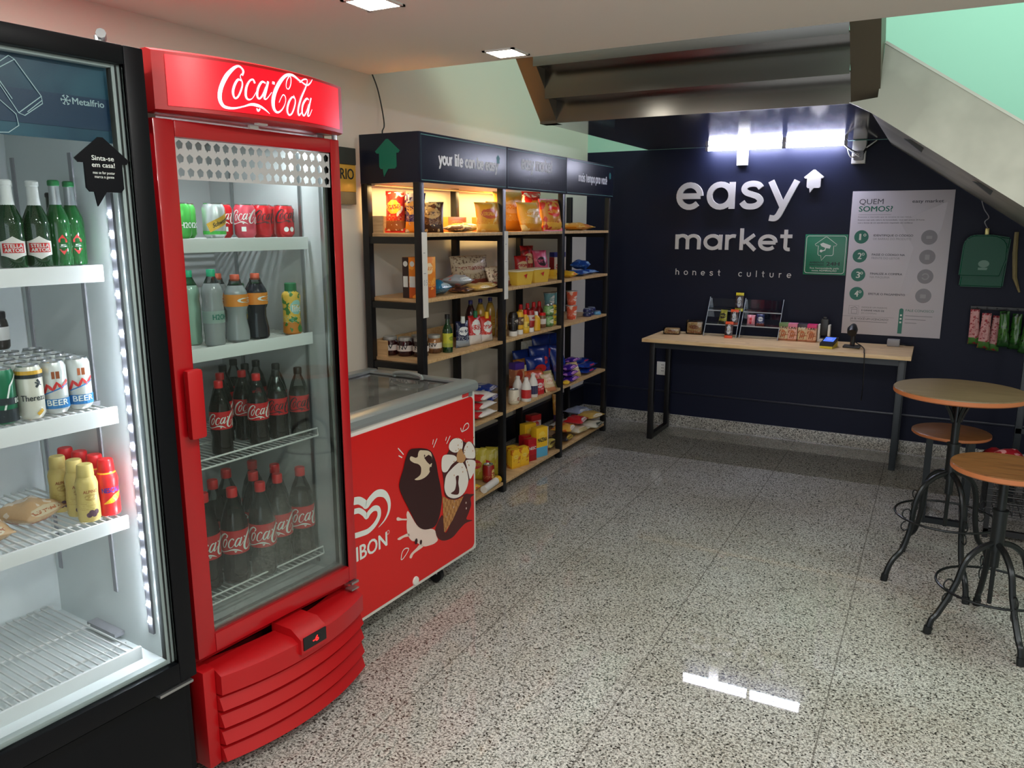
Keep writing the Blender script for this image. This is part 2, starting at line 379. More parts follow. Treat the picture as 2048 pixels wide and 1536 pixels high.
b = MB(); b.box(-2.62, -3.2, 0, -2.602, 6.18, .09, m_skirt, .003); struct(b, 'baseboard_left')
m_rail = M('dado_rail_paint', (30, 34, 48), .3)
b = MB(); b.box(-2.62, 6.188, .268, 3.2, 6.2, .286, m_rail, .004); struct(b, 'trim_1')
b = MB(); b.box(-2.62, 4.0, .254, -2.61, 6.188, .272, m_rail, .003); struct(b, 'trim_2')

# square recessed downlights in the ceiling over the fridges
m_lamp = M('downlight_diffuser', (255, 255, 255), .5, emit=(255, 252, 240), es=34)
m_white = M('white_plastic', (235, 235, 230), .4)
for k, (x, y, lab) in enumerate([(-1.781, 2.32, 'square glowing ceiling downlight at the top edge of the picture, above the red fridge'),
                                 (-1.763, 3.233, 'square glowing ceiling downlight by the edge of the ceiling, next to the staircase')]):
    t = thing('ceiling_downlight', lab, 'ceiling light', (x, y, 2.364), 0, 'ceiling downlights')
    b = MB(); f = .078
    for a in ((-f, -f, f, -f + .014), (-f, f - .014, f, f), (-f, -f, -f + .014, f), (f - .014, -f, f, f)): b.box(a[0], a[1], -.006, a[2], a[3], 0, m_white)
    b.build('frame', t)
    b = MB(); b.box(-.064, -.064, -.005, .064, .064, -.001, m_lamp); b.build('diffuser', t)

# ================================================================ STAIRCASE
m_steel = M('dark_brushed_steel', (126, 123, 118), .2, 1.0); m_str = M('stringer_steel', (100, 92, 78), .5, .5)
m_steel2 = M('polished_landing_steel', (134, 131, 128), .09, .82)
m_plate = M('galvanised_plate', (176, 176, 162), .42, .75)
mottle(m_plate, (160, 160, 146), (188, 188, 172), 2.2)
st = thing('staircase', 'metal staircase with a landing over the back of the shop, seen from below', 'staircase', (-1.2, 4.33, 2.2))
st.empty_display_size = .1
def stp(b, name):
    o = b.build(name, st); o.matrix_parent_inverse = Matrix.Translation((1.2, -4.33, -2.2)); return o
b = MB(); b.box(-2.10, 4.345, 2.2, -.32, 6.19, 2.215, m_steel2); stp(b, 'landing_soffit')
b = MB(); b.box(-2.03, 4.33, 2.2, -.45, 4.345, 2.325, m_steel); stp(b, 'riser')
y = 4.33; z = 2.325
for k in range(5):
    b = MB(); b.box(-2.03, y - .150, z, -.45, y, z + .006, m_steel); stp(b, 'tread')
    b = MB(); b.box(-2.03, y - .156, z - .012, -.45, y - .148, z + .146, m_steel); stp(b, 'riser')
    y -= .150; z += .146
for (x0, x1) in ((-2.135, -2.03), (-.45, -.32)):
    b = MB(); b.prism([(4.40, 2.2), (4.345, 2.2), (3.40, 3.11), (3.40, 3.40), (4.40, 2.44)], x0, x1, m_str, 'yz'); stp(b, 'stringer')
b = MB(); b.box(-2.135, 4.33, 2.2, -2.03, 4.42, 2.26, m_str); stp(b, 'stringer_foot')
# lower flight, coming down to the right along the back wall
s1 = -.672
px0, pz0 = -.314, 2.46
poly = [(-.452, 2.2), (-.36, 2.152), (-.20, 2.045), (1.9, 2.045 + s1 * 2.10), (1.9, 2.46 + s1 * 2.214), (-.314, 2.46), (-.328, 2.215)]
b = MB(); b.prism(poly, 4.29, 4.31, m_plate); stp(b, 'outer_stringer_plate')
m_edge = M('plate_edge', (200, 202, 188), .4, .6)
b = MB(); b.stroke([(-.314, 2.46, .012), (1.9, 2.46 + s1 * 2.214, .012)], m_edge, 4.285, thick=.03); stp(b, 'top_flange')
b = MB(); b.prism([(-.36, 2.162), (-.20, 2.055), (1.9, 2.055 + s1 * 2.10), (1.9, 2.075 + s1 * 2.10), (-.20, 2.075), (-.34, 2.2)], 4.31, 6.19, m_plate); stp(b, 'flight_soffit')
m_dark_refl = M('dark_reflection_steel', (58, 58, 56), .4, .8)  # dark wedges added to stand in for reflections in the polished underside
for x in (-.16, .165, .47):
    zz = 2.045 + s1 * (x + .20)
    b = MB(); b.prism([(x - .055, zz + .035), (x + .03, zz - .035), (x + .045, zz + .0)], 4.62, 4.68, m_dark_refl); stp(b, 'dark_reflection_wedge')
# light strip under the landing
m_tube = M('led_tube', (255, 255, 255), .4, emit=(228, 230, 255), es=95)
m_gr = M('grey_plastic', (150, 150, 155), .4)
t = thing('tube_light', 'long white LED tube light fixed under the stair landing above the sign', 'tube light', (-1.13, 6.12, 2.2))
for (xa, xb) in ((-.475, .06), (.085, .475)):
    b = MB(); b.tube([(xa, 0, -.023), (xb, 0, -.023)], .0135, m_tube, 10); b.build('tube', t)
b = MB(); b.box(-.49, -.004, -.004, .49, .004, 0, m_gr, .002); b.box(-.495, -.018, -.036, -.473, .018, -.004, m_gr, .003); b.box(.473, -.018, -.036, .495, .018, -.004, m_gr, .003); b.box(.058, -.018, -.038, .087, .018, -.004, m_gr, .003); b.build('holder', t)
b = MB(); b.box(-.040, -.028, 0, .040, 0, .143, m_white, .003); o = b.build('cable_trunking', None, (-1.362, 6.2, 2.057)); tag(o, 'short white vertical cable trunking on the navy wall behind the tube light', 'cable cover')
t = thing('junction_box', 'white box with loose wires at the right end of the tube light', 'junction box', (-.56, 6.2, 2.04))
b = MB(); b.box(-.045, -.05, 0, .045, 0, .155, m_white, .004); b.build('body', t)
for k in range(5):
    q = random.uniform; pts = spline([(-.07 + q(-.05, .02), -.07, .14), (-.02 + q(-.03, .03), -.085 + q(-.02, .02), .07 + q(-.03, .02)), (.02 + q(-.02, .03), -.08, .05 + q(0, .06)), (.07 + q(-.01, .05), -.06, .15)], 5)
    b = MB(); b.tube(pts, .004, m_white if k % 2 else M('black_plastic', (18, 18, 20), .4), 6); b.build('wire', t)
b = MB(); b.box(-.03, -.085, .02, .035, -.05, .085, m_gr, .01); b.build('connector', t)

# ================================================================ BACK WALL: lettering, plaque, poster
m_sign = M('white_acrylic_letters', (212, 210, 208), .4)
t = thing('wall_sign', 'large raised white shop lettering with a house symbol on the navy wall', 'sign', (-1.4, 6.2, 1.24))
def word(body, x, z, xh, w, thick, width, y0, track=.06):
    tot = sum(GL[c][0] + track for c in body) - track; kx = width / tot; cx = x
    for c in body:
        if c != ' ':
            b = MB()
            for p in GL[c][1]: b.stroke([(cx + a * kx, z + q * xh) for a, q in p], m_sign, y0, w, thick)
            b.build('letter', t, flatshade=True)
        cx += (GL[c][0] + track) * kx
word('easy', -.455, .500, .198, .043, .02, .905, -.022, .13)
word('market', -.455, .193, .114, .0265, .016, .895, -.018, .07)
word('honest  culture', -.443, -.008, .034, .0055, .004, .885, -.006, 1.0)
b = MB(); b.prism(house(.552, .638, .135), -.022, -.002, m_sign); b.build('house_symbol', t, flatshade=True)

m_gp = M('green_plaque', (26, 124, 92), .35); m_wp = M('white_print', (225, 232, 226), .5); m_dk = M('dark_print', (20, 34, 40), .5)
t = thing('surveillance_plaque', 'green camera surveillance plaque on the navy wall, left of the large poster', 'sign', (-.733, 6.2, 1.262))
b = MB(); b.box(-.145, -.004, 0, .146, 0, .291, m_gp, .001); b.build('panel', t)
b = MB(); f = -.0052
def rr(x0, z0, x1, z1, r): return arc(x1 - r, z1 - r, r, r, 0, 90, 4) + arc(x0 + r, z1 - r, r, r, 90, 180, 4) + arc(x0 + r, z0 + r, r, r, 180, 270, 4) + arc(x1 - r, z0 + r, r, r, 270, 360, 4)
b.stroke(rr(-.135, .012, .135, .28, .018), m_wp, f, .0035, closed=True)
b.stroke([(x * .15, .135 + z * .14) for x, z in HOUSE], m_wp, f, .0035, closed=True)
b.flat([(-.04, .222), (-.02, .232), (.035, .212), (.028, .190), (.0, .194), (-.03, .206)], m_wp, f); b.stroke([(.0, .195), (-.005, .178), (-.025, .172)], m_wp, f, .007)
b.flat(arc(-.03, .172, .010, .010, 0, 360, 10)[:-1], m_wp, f)
text(b, 'AMBIENTE', -.105, .083, .012, m_dk, f, .10, bold=.02); text(b, 'MONITORADO', -.105, .066, .011, m_dk, f, .10, bold=.02)
text(b, '24H', .012, .068, .026, m_dk, f, .088, bold=.02)
text(b, 'Sua honestidade pela', -.10, .043, .012, m_wp, f, .20); text(b, 'nossa ADMIRAÇÃO', -.085, .025, .012, m_wp, f, .17, bold=.01)
b.build('printing', t, flatshade=True)

m_pap = M('poster_board', (205, 200, 208), .4); m_tl = M('teal_print', (18, 112, 94), .45); m_gy = M('grey_print', (142, 140, 146), .5); m_g2 = M('dark_grey_print', (66, 66, 78), .5)
t = thing('instruction_poster', 'large white instruction poster with four numbered green circles on the navy wall', 'poster', (-.262, 6.198, .845))
b = MB(); b.box(-.3185, -.012, 0, .3185, -.006, 1.008, m_pap, .001); b.build('board', t)
f = -.0132; b = MB()
b.flat([(.0, .80), (.28, .93), (.26, .76), (.10, .30), (.04, .30), (.10, .62)], M('pale_watermark_print', (198, 193, 201), .4), -.0126)
text(b, 'QUEM', -.27, .918, .036, m_g2, f, .155); text(b, 'SOMOS?', -.27, .868, .036, m_tl, f, .215, bold=.025)
b.stroke([(-.27, .846), (-.06, .846)], m_gy, f, .0025)
text(b, 'easy market', .065, .925, .021, m_g2, f, .19, bold=.015)
text(b, 'Fazemos o mercado que se encaixa na sua rotina,', -.27, .826, .008, m_g2, f, .34)
text(b, 'Estamos aqui pela cultura da honestidade, você tem acesso 24 horas', -.27, .806, .008, m_g2, f, .42, bold=.01)
text(b, 'com a leveza de um atendimento respeitado em confiança', -.27, .786, .008, m_g2, f, .35, bold=.01)
def disc(x, z, r, m, y): b.flat(arc(x, z, r, r, 0, 360, 28)[:-1], m, y)
for k, (l1, l2) in enumerate([('IDENTIFIQUE O CÓDIGO', 'DE BARRAS DO PRODUTO'), ('PASSE O CÓDIGO NA', 'FRENTE DO LEITOR'), ('FINALIZE A COMPRA', 'NA MÁQUINA'), ('EFETUE O PAGAMENTO', '')]):
    z = .692 - k * .1335
    disc(-.238, z, .047, m_tl, f); text(b, str(k + 1), -.252, z - .022, .043, m_wp, f - .001, .024 if k else .010, bold=.03)
    b.stroke(arc(-.216, z + .013, .0075, .0075, 0, 360, 12)[:-1], m_wp, f - .001, .004, closed=True)
    w = (.25, .21, .205, .235)[k]
    text(b, l1, -.16, z + (.004 if l2 else -.006), .014, m_g2, f, w, bold=.012)
    if l2: text(b, l2, -.16, z - .020, .014, m_gy, f, w * (.96, .86, .62, 1)[k])
    disc(.19, z, .050, m_gy, f)
mi = M('icon_print', (165, 162, 168), .5)
b.box(.172, f - .0012, .682, .208, f - .001, .702, mi); b.box(.176, f - .0012, .54, .204, f - .001, .575, mi); b.stroke(arc(.19, .425, .02, .02, 200, 520, 12), mi, f - .001, .008); b.box(.17, f - .0012, .275, .206, f - .001, .302, mi)
b.stroke([(-.28, .205), (-.215, .205), (-.215, .142), (-.28, .142)], m_gy, f, .002, closed=True); b.stroke([(-.262, .178), (-.225, .178), (-.225, .148), (-.262, .148)], m_gy, f, .004, closed=True); b.stroke([(-.27, .186), (-.24, .196), (-.222, .184)], m_gy, f, .004)
text(b, 'INDIQUE UM PARENTE', -.195, .190, .010, m_gy, f, .165, bold=.01); text(b, 'E GANHE VALES DE', -.195, .168, .011, m_g2, f, .148, bold=.015); text(b, 'EM COMPRAS', -.195, .148, .010, m_gy, f, .10)
b.stroke([(-.3185, .128), (.02, .128)], m_gy, f, .0018)
text(b, 'JÁ SE VOCÊ UM LICENCIADO!', -.265, .105, .014, m_g2, f, .25); b.stroke([(-.265, .092), (-.02, .092)], m_gy, f, .004)
b.flat(arc(.063, .185, .0135, .0135, 0, 180, 10) + [(.0495, .02), (.0765, .02)], m_tl, f)
for z in (.15, .125, .10): b.box(.057, f - .0012, z - .006, .069, f - .001, z + .006, m_wp)
text(b, 'FALE CONOSCO', .09, .178, .016, m_tl, f, .175)
for z, w in ((.148, .17), (.123, .13), (.098, .075)): b.stroke([(.09, z), (.09 + w, z)], m_gy, f, .004)
b.build('printing', t, flatshade=True)

# power outlet under the counter
t = thing('power_outlet', 'white power outlet plate low on the navy wall under the counter', 'outlet', (-1.93, 6.2, .41))
b = MB(); b.box(-.036, -.01, 0, .036, 0, .11, m_white, .004); b.build('plate', t)
b = MB()
for z in (.035, .06, .085): b.box(.004, -.0115, z - .003, .010, -.0095, z + .003, M('black_plastic')); b.box(.016, -.0115, z - .003, .022, -.0095, z + .003, M('black_plastic'))
b.build('socket', t)

# thin cable hanging from the ceiling to the shelf header
m_blk = M('black_plastic')
b = MB(); b.tube(spline([(-2.606, 3.365, 2.37), (-2.60, 3.40, 2.30), (-2.59, 3.42, 2.2), (-2.565, 3.40, 2.12), (-2.54, 3.35, 2.085), (-2.53, 3.34, 2.05)], 5), .0035, m_blk, 6)
tag(b.build('power_cable'), 'thin dark cable hanging from the ceiling down to the shelf header', 'cable')
# wall sign between fridge and shelves, warm LED light put into its gold colour
t = thing('warm_lit_wall_sign', 'golden-lit wall sign with dark capital letters glimpsed between red fridge and shelves', 'sign', (-2.62, 3.08, 1.72))
m_warm_lit = M('warm_lit_sign_face', (232, 180, 78), .3, .3); m_bf = M('sign_frame_grey', (58, 60, 56), .5)
b = MB(); b.box(0, -.22, .06, .03, .11, .19, m_warm_lit, .003); b.build('panel', t)
b = MB(); b.box(0, -.22, .19, .035, .11, .27, m_bf, .004); b.build('top_frame', t)
b = MB(); b.box(0, -.22, 0, .028, .11, .06, M('sign_wood', (120, 104, 78), .6), .003); b.build('bottom_frame', t)
b = MB(); text(b, 'RIO', 0, .12, .05, m_dk, 0, .10, bold=.01); b.stroke(arc(-.07, .11, .04, .055, 0, 360, 20)[:-1], m_dk, 0, .010, closed=True)
o = b.build('lettering', t, flatshade=True); o.rotation_euler.z = PI / 2; o.location = (.0325, -.01, 0)

# ================================================================ TRACED EMBLEMS (local metres of the surface they stand on)
COLA= [[(.221,2.01,.0045),(.225,2.021,.0054),(.22,2.029,.0045),(.21,2.032,.0054),(.195,2.023,.0081),(.176,2.003,.0108),(.161,1.977,.0108),(.154,1.954,.0108),(.155,1.937,.0099),(.163,1.926,.0081),(.178,1.923,.0063),(.197,1.925,.0045),(.221,1.932,.0036),(.242,1.939,.0063),(.259,1.939,.0081),(.274,1.936,.0063),(.289,1.929,.0036),(.301,1.921,.0009)],[(.259,1.931,.0027),(.263,1.925,.0054),(.27,1.931,.0036)],[(.217,1.996,.0027),(.208,1.998,.0054),(.197,1.983,.0063),(.191,1.964,.0063),(.195,1.95,.0045),(.205,1.955,.0045),(.216,1.975,.0045),(.22,1.991,.0036),(.215,2.006,.0018),(.219,2.014,.0018)],[(.258,1.995,.0054),(.253,2.004,.0045),(.242,1.999,.0045),(.231,1.981,.0063),(.228,1.959,.0063),(.235,1.951,.0045),(.248,1.956,.0018),(.264,1.978,.0018)],[(.293,2.0,.0036),(.281,2.002,.0054),(.268,1.985,.0063),(.263,1.965,.0063),(.269,1.957,.0045),(.281,1.968,.0045),(.293,1.99,.0036)],[(.302,2.006,.0063),(.293,1.982,.0072),(.286,1.961,.0063),(.294,1.96,.0027),(.312,1.979,.0018)],[(.316,2.005,.0072),(.324,2.004,.0072)],[(.427,2.022,.0036),(.413,2.029,.0054),(.392,2.036,.0063),(.367,2.031,.0081),(.343,2.01,.0108),(.324,1.982,.0117),(.315,1.956,.0117),(.317,1.936,.009),(.329,1.928,.0054),(.346,1.938,.0036),(.359,1.957,.0018),(.361,1.972,.0027),(.353,1.978,.0027),(.344,1.968,.0018),(.336,1.955,.0018)],[(.381,2.033,.0027),(.369,2.017,.0027),(.366,2.0,.0018),(.374,1.996,.0027),(.383,2.008,.0027),(.386,2.025,.0027),(.381,2.033,.0027)],[(.398,1.974,.0036),(.387,1.976,.0045),(.372,1.959,.0063),(.365,1.938,.0063),(.371,1.926,.0045),(.384,1.933,.0045),(.396,1.955,.0045),(.399,1.97,.0036),(.393,1.982,.0018)],[(.421,2.021,.0027),(.44,2.032,.0036),(.455,2.032,.0027),(.447,2.012,.0045),(.423,1.977,.0063),(.409,1.945,.0063),(.411,1.93,.0054),(.423,1.939,.0018)],[(.411,2.031,.0018),(.448,2.018,.0045),(.467,2.025,.0036),(.479,2.038,.0018)],[(.458,1.978,.0027),(.448,1.98,.0054),(.431,1.963,.0063),(.425,1.941,.0054),(.432,1.931,.0045),(.445,1.944,.0036),(.457,1.966,.0027)],[(.469,1.985,.0045),(.458,1.959,.0054),(.45,1.935,.0054),(.458,1.935,.0027),(.471,1.953,.0018)]]
ART= {'bar': [(.498,.711),(.546,.706),(.588,.696),(.631,.679),(.66,.654),(.684,.607),(.698,.548),(.715,.487),(.723,.433),(.716,.393),(.699,.351),(.671,.323),(.633,.321),(.589,.333),(.553,.354),(.526,.386),(.5,.431),(.474,.475),(.442,.529),(.424,.573),(.432,.605),(.454,.642),(.469,.677)],'bite': [(.563,.69),(.588,.687),(.631,.673),(.652,.651),(.652,.611),(.635,.579),(.605,.565),(.562,.564),(.527,.575),(.552,.58),(.57,.588),(.574,.614),(.557,.634),(.523,.65),(.499,.669),(.507,.682),(.544,.666)],'chip': [(.597,.652),(.63,.657),(.652,.642),(.655,.615),(.636,.611),(.615,.63)],'milk': [(.48,.451),(.506,.415),(.533,.375),(.56,.349),(.596,.329),(.633,.32),(.667,.301),(.677,.273),(.688,.248),(.661,.241),(.623,.246),(.586,.255),(.55,.279),(.523,.301),(.498,.314),(.475,.345),(.467,.384),(.471,.418),(.469,.441)],'sp1': [(.471,.414),(.438,.425),(.408,.433),(.402,.444),(.412,.447),(.438,.432),(.475,.419)],'sp2': [(.476,.354),(.441,.357),(.411,.357),(.404,.353),(.42,.345),(.448,.346),(.485,.339)],'sp3': [(.557,.275),(.528,.267),(.492,.257),(.481,.244),(.495,.236),(.513,.25),(.579,.257)],'choc': [(.874,.381),(.916,.393),(.951,.382),(.99,.368),(.959,.36),(.963,.324),(.94,.291),(.922,.267),(.974,.244),(.913,.25),(.862,.238),(.803,.219),(.738,.227),(.692,.254),(.67,.299),(.687,.327),(.711,.347),(.73,.346),(.74,.27),(.772,.274)],'cone': [(.729,.441),(.776,.41),(.832,.39),(.874,.386),(.899,.388),(.856,.348),(.805,.301),(.748,.265),(.738,.269),(.733,.321)],'crm': [(.739,.513),(.726,.577),(.731,.613),(.766,.622),(.79,.644),(.799,.679),(.848,.679),(.893,.657),(.922,.64),(.964,.632),(1.003,.591),(1.001,.502),(.979,.469),(.943,.449),(.917,.412),(.874,.391),(.824,.394),(.776,.414),(.745,.445)],'p1': [(.79,.639),(.787,.663),(.815,.68),(.856,.676),(.893,.657),(.896,.627),(.879,.612),(.83,.615)],'p2': [(.904,.596),(.913,.623),(.943,.639),(.973,.623),(.998,.587),(.998,.548),(.963,.552),(.92,.568)],'p3': [(.729,.558),(.727,.605),(.743,.624),(.782,.618),(.829,.601),(.849,.577),(.804,.565),(.764,.543)],'p4': [(.92,.553),(.963,.547),(1.002,.527),(.997,.488),(.957,.455),(.944,.478),(.928,.522)],'p5': [(.747,.497),(.763,.529),(.812,.549),(.861,.559),(.894,.551),(.927,.503),(.939,.45),(.917,.412),(.874,.396),(.816,.403),(.768,.429),(.746,.464)],'cent': [(.846,.602),(.879,.622),(.9,.593),(.92,.568),(.894,.551),(.853,.566)],'slit': [(.835,.5),(.86,.497),(.855,.465),(.862,.429),(.849,.411),(.793,.433),(.825,.44),(.838,.47)]}
ARTL= [[(.425,.737),(.46,.701)],[(.427,.705),(.45,.691)],[(.669,.715),(.663,.694)],[(.696,.713),(.668,.679)],[(.768,.703),(.76,.688)],[(.796,.701),(.767,.671)],[(.882,.718),(.894,.697),(.915,.723),(.941,.727),(.95,.71),(.931,.7),(.894,.697)],[(.423,.257),(.431,.285),(.452,.295),(.476,.286),(.465,.272),(.437,.256),(.423,.257)]]
HEART = [[(0.15,0.598),(0.18,0.591),(0.206,0.573),(0.221,0.56),(0.249,0.577),(0.288,0.587),(0.332,0.57),(0.356,0.532),(0.354,0.494),(0.327,0.464),(0.286,0.446)],[(0.149,0.557),(0.178,0.551),(0.203,0.532),(0.219,0.514),(0.235,0.525),(0.263,0.533),(0.29,0.521),(0.292,0.491),(0.265,0.466),(0.226,0.453),(0.188,0.455),(0.142,0.461)]]

# ================================================================ RED UPRIGHT COOLER
m_red = M('red_enamel', (172, 12, 22), .28, coat=.3); m_redp = M('red_plastic', (178, 16, 22), .36); m_dred = M('dark_red_recess', (96, 8, 12), .5)
m_liner = M('cooler_liner', (196, 198, 198), .45); m_lip = M('shelf_lip', (232, 234, 234), .35); m_wire = M('white_wire', (225, 226, 224), .4)
m_alu = M('aluminium', (170, 172, 174), .3, .9); m_blk2 = M('black_enamel', (5, 7, 12), .4, spec=.2)
m_colar = M('backlit_red_sign', (226, 6, 34), .3, emit=(255, 0, 34), es=.36); m_colaw = M('backlit_white_lettering', (255, 235, 245), .4, emit=(255, 225, 240), es=.95)
def hd(u): return -.02 - .07 * max(0.0, 1 - ((u - .327) / .335) ** 2)
US = [.0 + .655 * k / 24 for k in range(25)]
def swept(mb, prof, mat, fn, us=US, close=True):
    """sweep a (depth, z) profile along the front with a bulge fn(u)"""
    n = len(prof); vs = [(u, d + (fn(u) if d < .2 else 0), z) for u in us for d, z in prof]; fs = []
    for i in range(len(us) - 1):
        for k in range(n if close else n - 1): fs.append((i * n + k, i * n + (k + 1) % n, (i + 1) * n + (k + 1) % n, (i + 1) * n + k))
    if close: fs += [tuple(range(n)), tuple(range((len(us) - 1) * n + n - 1, (len(us) - 1) * n - 1, -1))]
    mb.add(vs, fs, mat)
t = thing('red_drinks_cooler', 'red upright drinks cooler with curved lit sign and glass door', 'fridge', RED.at(0, 0, 0), RED.a)
b = MB(); D = .66
b.box(0, .06, .37, .02, D, 2.0, m_red); b.box(.635, .06, .37, .655, D, 2.0, m_red); b.box(0, .64, .37, .655, D, 2.0, m_red); b.box(0, .06, 1.94, .655, D, 2.0, m_red)
b.box(0, .04, .03, .02, D, .37, m_red); b.box(.635, .04, .03, .655, D, .37, m_red); b.box(0, .05, .34, .655, D, .385, m_red); b.box(.02, .12, .03, .635, D, .34, m_dred); b.build('cabinet', t)
b = MB(); b.box(.02, .045, .385, .045, .63, 1.94, m_liner); b.box(.61, .045, .385, .635, .63, 1.94, m_liner); b.box(.045, .60, .385, .61, .63, 1.94, m_liner); b.box(.045, .06, 1.90, .61, .6, 1.94, m_liner); b.box(.045, .06, .385, .61, .6, .41, m_liner)
for x0, x1 in ((.605, .611),):
    for dd in (.13, .47): b.box(x0, dd, .43, x1, dd + .014, 1.85, m_alu)
b.build('liner', t)
b = MB()
for (u0, z0, u1, z1) in ((.005, .378, .066, 1.888), (.622, .378, .66, 1.888), (.066, 1.845, .622, 1.888), (.066, .378, .622, .436)): b.box(u0, 0, z0, u1, .04, z1, m_red, .005)
b.build('door_frame', t)
b = MB()
for (u0, z0, u1, z1) in ((.066, .436, .078, 1.845), (.600, .436, .622, 1.845), (.078, .436, .6, .452)): b.box(u0, .022, z0, u1, .042, z1, m_alu, .002)
b.build('door_seal', t)
m_gred = glass('cooler_glass', (240, 246, 244), .28, .018, (.45, 1.0)); b = MB(); b.box(.066, .012, .436, .622, .018, 1.845, m_gred); b.build('glass_pane', t)
b = MB(); b.box(.022, -.032, 1.04, .072, -.008, 1.235, m_redp, .010); b.box(.034, -.01, 1.06, .060, .002, 1.215, m_redp); b.build('handle', t)
# frosted band with house-shaped cut-outs
def cutout_band(mb, u0, z0, u1, z1, nx, nz, mat, y):
    cw = (u1 - u0) / nx; chh = (z1 - z0) / nz
    for i in range(nx):
        for j in range(nz):
            cx = u0 + (i + .5) * cw; cz = z0 + (j + .5) * chh; H_ = house(0, -.0085, .0225)
            angs = sorted([math.atan2(b_, a_) for a_, b_ in H_] + [math.atan2(b_, a_) for a_, b_ in ((cw, chh), (-cw, chh), (cw, -chh), (-cw, -chh))])
            inn = []; out = []
            for A in angs:
                ca, sa = math.cos(A), math.sin(A); best = None
                for k in range(len(H_)):
                    (x1, y1), (x2, y2) = H_[k], H_[(k + 1) % len(H_)]; dx, dy = x2 - x1, y2 - y1; den = ca * dy - sa * dx
                    if abs(den) < 1e-12: continue
                    tt = (x1 * dy - y1 * dx) / den; uu = (x1 * sa - y1 * ca) / den
                    if tt > 0 and -1e-6 <= uu <= 1 + 1e-6: best = tt if best is None else max(best, tt)
                q = best or .004; inn.append((cx + ca * q, cz + sa * q))
                e = min(cw / 2 / abs(ca) if abs(ca) > 1e-9 else 9, chh / 2 / abs(sa) if abs(sa) > 1e-9 else 9); out.append((cx + ca * e, cz + sa * e))
            n = len(angs); mb.add([(a_, y, c_) for a_, c_ in inn + out], [(k, (k + 1) % n, n + (k + 1) % n, n + k) for k in range(n)], mat)
b = MB(); cutout_band(b, .068, 1.738, .622, 1.843, 19, 3, M('frosted_sticker', (186, 186, 184), .6), .009); b.build('sticker_band', t)
b = MB(); swept(b, [(0, 1.905), (0, 2.045), (.02, 2.052), (.5, 2.05), (.5, 1.92), (.02, 1.90)], m_redp, hd); b.build('header', t)
b = MB(); us2 = [.028 + .60 * k / 24 for k in range(25)]; swept(b, [(-.003, 1.915), (-.003, 2.037)], m_colar, hd, us2, False); sg = b.build('sign_panel', t)
b = MB()
wp = lambda u, z: (u, hd(u) - .0055, z)
for sk in COLA: b.stroke(spline(sk, 5), m_colaw, warp=wp)
b.build('lettering', sg, flatshade=True)
for z, h in ((1.58, .036), (1.265, .036)):
    b = MB(); b.box(.05, .10, z - h - .002, .600, .104, z + .002, m_lip, .001); b.box(.05, .104, z - h, .600, .112, z, m_lip)
    for k in range(20): dd = .12 + k * .024; b.box(.05, dd, z - .008, .600, dd + .006, z - .002, m_wire)
    b.box(.05, .30, z - .012, .6, .31, z - .006, m_wire); b.box(.05, .58, z - .012, .6, .59, z - .006, m_wire); b.build('shelf', t)
for z in (.915, .480):
    b = MB()
    for k in range(26): u = .06 + k * .0213; b.tube([(u, .10, z - .006), (u, .59, z - .006)], .0018, m_wire, 5)
    for dd in (.10, .34, .585): b.tube([(.05, dd, z - .009), (.60, dd, z - .009)], .0032, m_wire, 6)
    b.tube([(.05, .10, z + .018), (.598, .10, z + .018), (.600, .10, z - .008)], .003, m_wire, 6); b.build('wire_shelf', t)
def vb(u): return -.015 - .065 * max(0.0, 1 - ((u - .327) / .33) ** 2)
b = MB(); ug = [.042 + .613 * k / 22 for k in range(23)]
prof = [(.10, .335), (.015, .335), (-.012, .322), (-.012, .262)]
z = .262
for k in range(4): prof += [(.030, z - .006), (.004, z - .016), (-.012, z - .052)]; z -= .056
prof += [(.0, z - .004), (.10, z - .004)]
swept(b, prof, m_redp, vb, ug); b.build('vent_grille', t)
b = MB(); b.box(0, -.018, .03, .042, .09, .345, m_redp, .006); b.build('corner_post', t)
b = MB(); b.prism([(-.105, .285), (-.105, .335), (-.06, .362), (.03, .362), (.03, .285)], .295, .407, m_redp, 'yz'); dc = b.build('controller_housing', t)
b = MB(); b.box(.303, -.1085, .297, .399, -.104, .340, m_blk, .001); b.build('display', dc)
m_dig = M('red_digits', (255, 20, 20), .5, emit=(255, 30, 30), es=3)
b = MB(); text(b, '-6', .34, .310, .018, m_dig, -.1095, .024, bold=.01); b.build('digits', dc, flatshade=True)
b = MB(); b.box(.62, -.012, .368, .655, .02, .376, m_alu); b.box(.62, -.012, .345, .655, .02, .350, m_alu); b.build('hinge', t)
b = MB(); b.tube([(.64, .0, 1.886), (.64, .0, 1.91)], .008, m_alu, 8); b.box(.58, -.006, 1.900, .655, .02, 1.906, m_alu); b.build('top_hinge', t)
b = MB(); b.box(.30, -.045, 1.896, .335, -.03, 1.902, m_wp); b.box(.30, -.012, 1.888, .330, -.002, 1.897, m_wp); b.build('sticker', t)
for u in (.05, .60):
    for dd in (.10, .60):
        b = MB(); b.lathe([(0, 0), (.02, 0), (.02, .012), (.01, .014), (.01, .035), (0, .035)], m_blk, 12, u, dd); b.build('foot', t)
area('red_cooler_light', RED.at(.33, .13, 1.885), .5, 2.2, (.90, .93, 1.0), (0, 0, RED.a), .05)

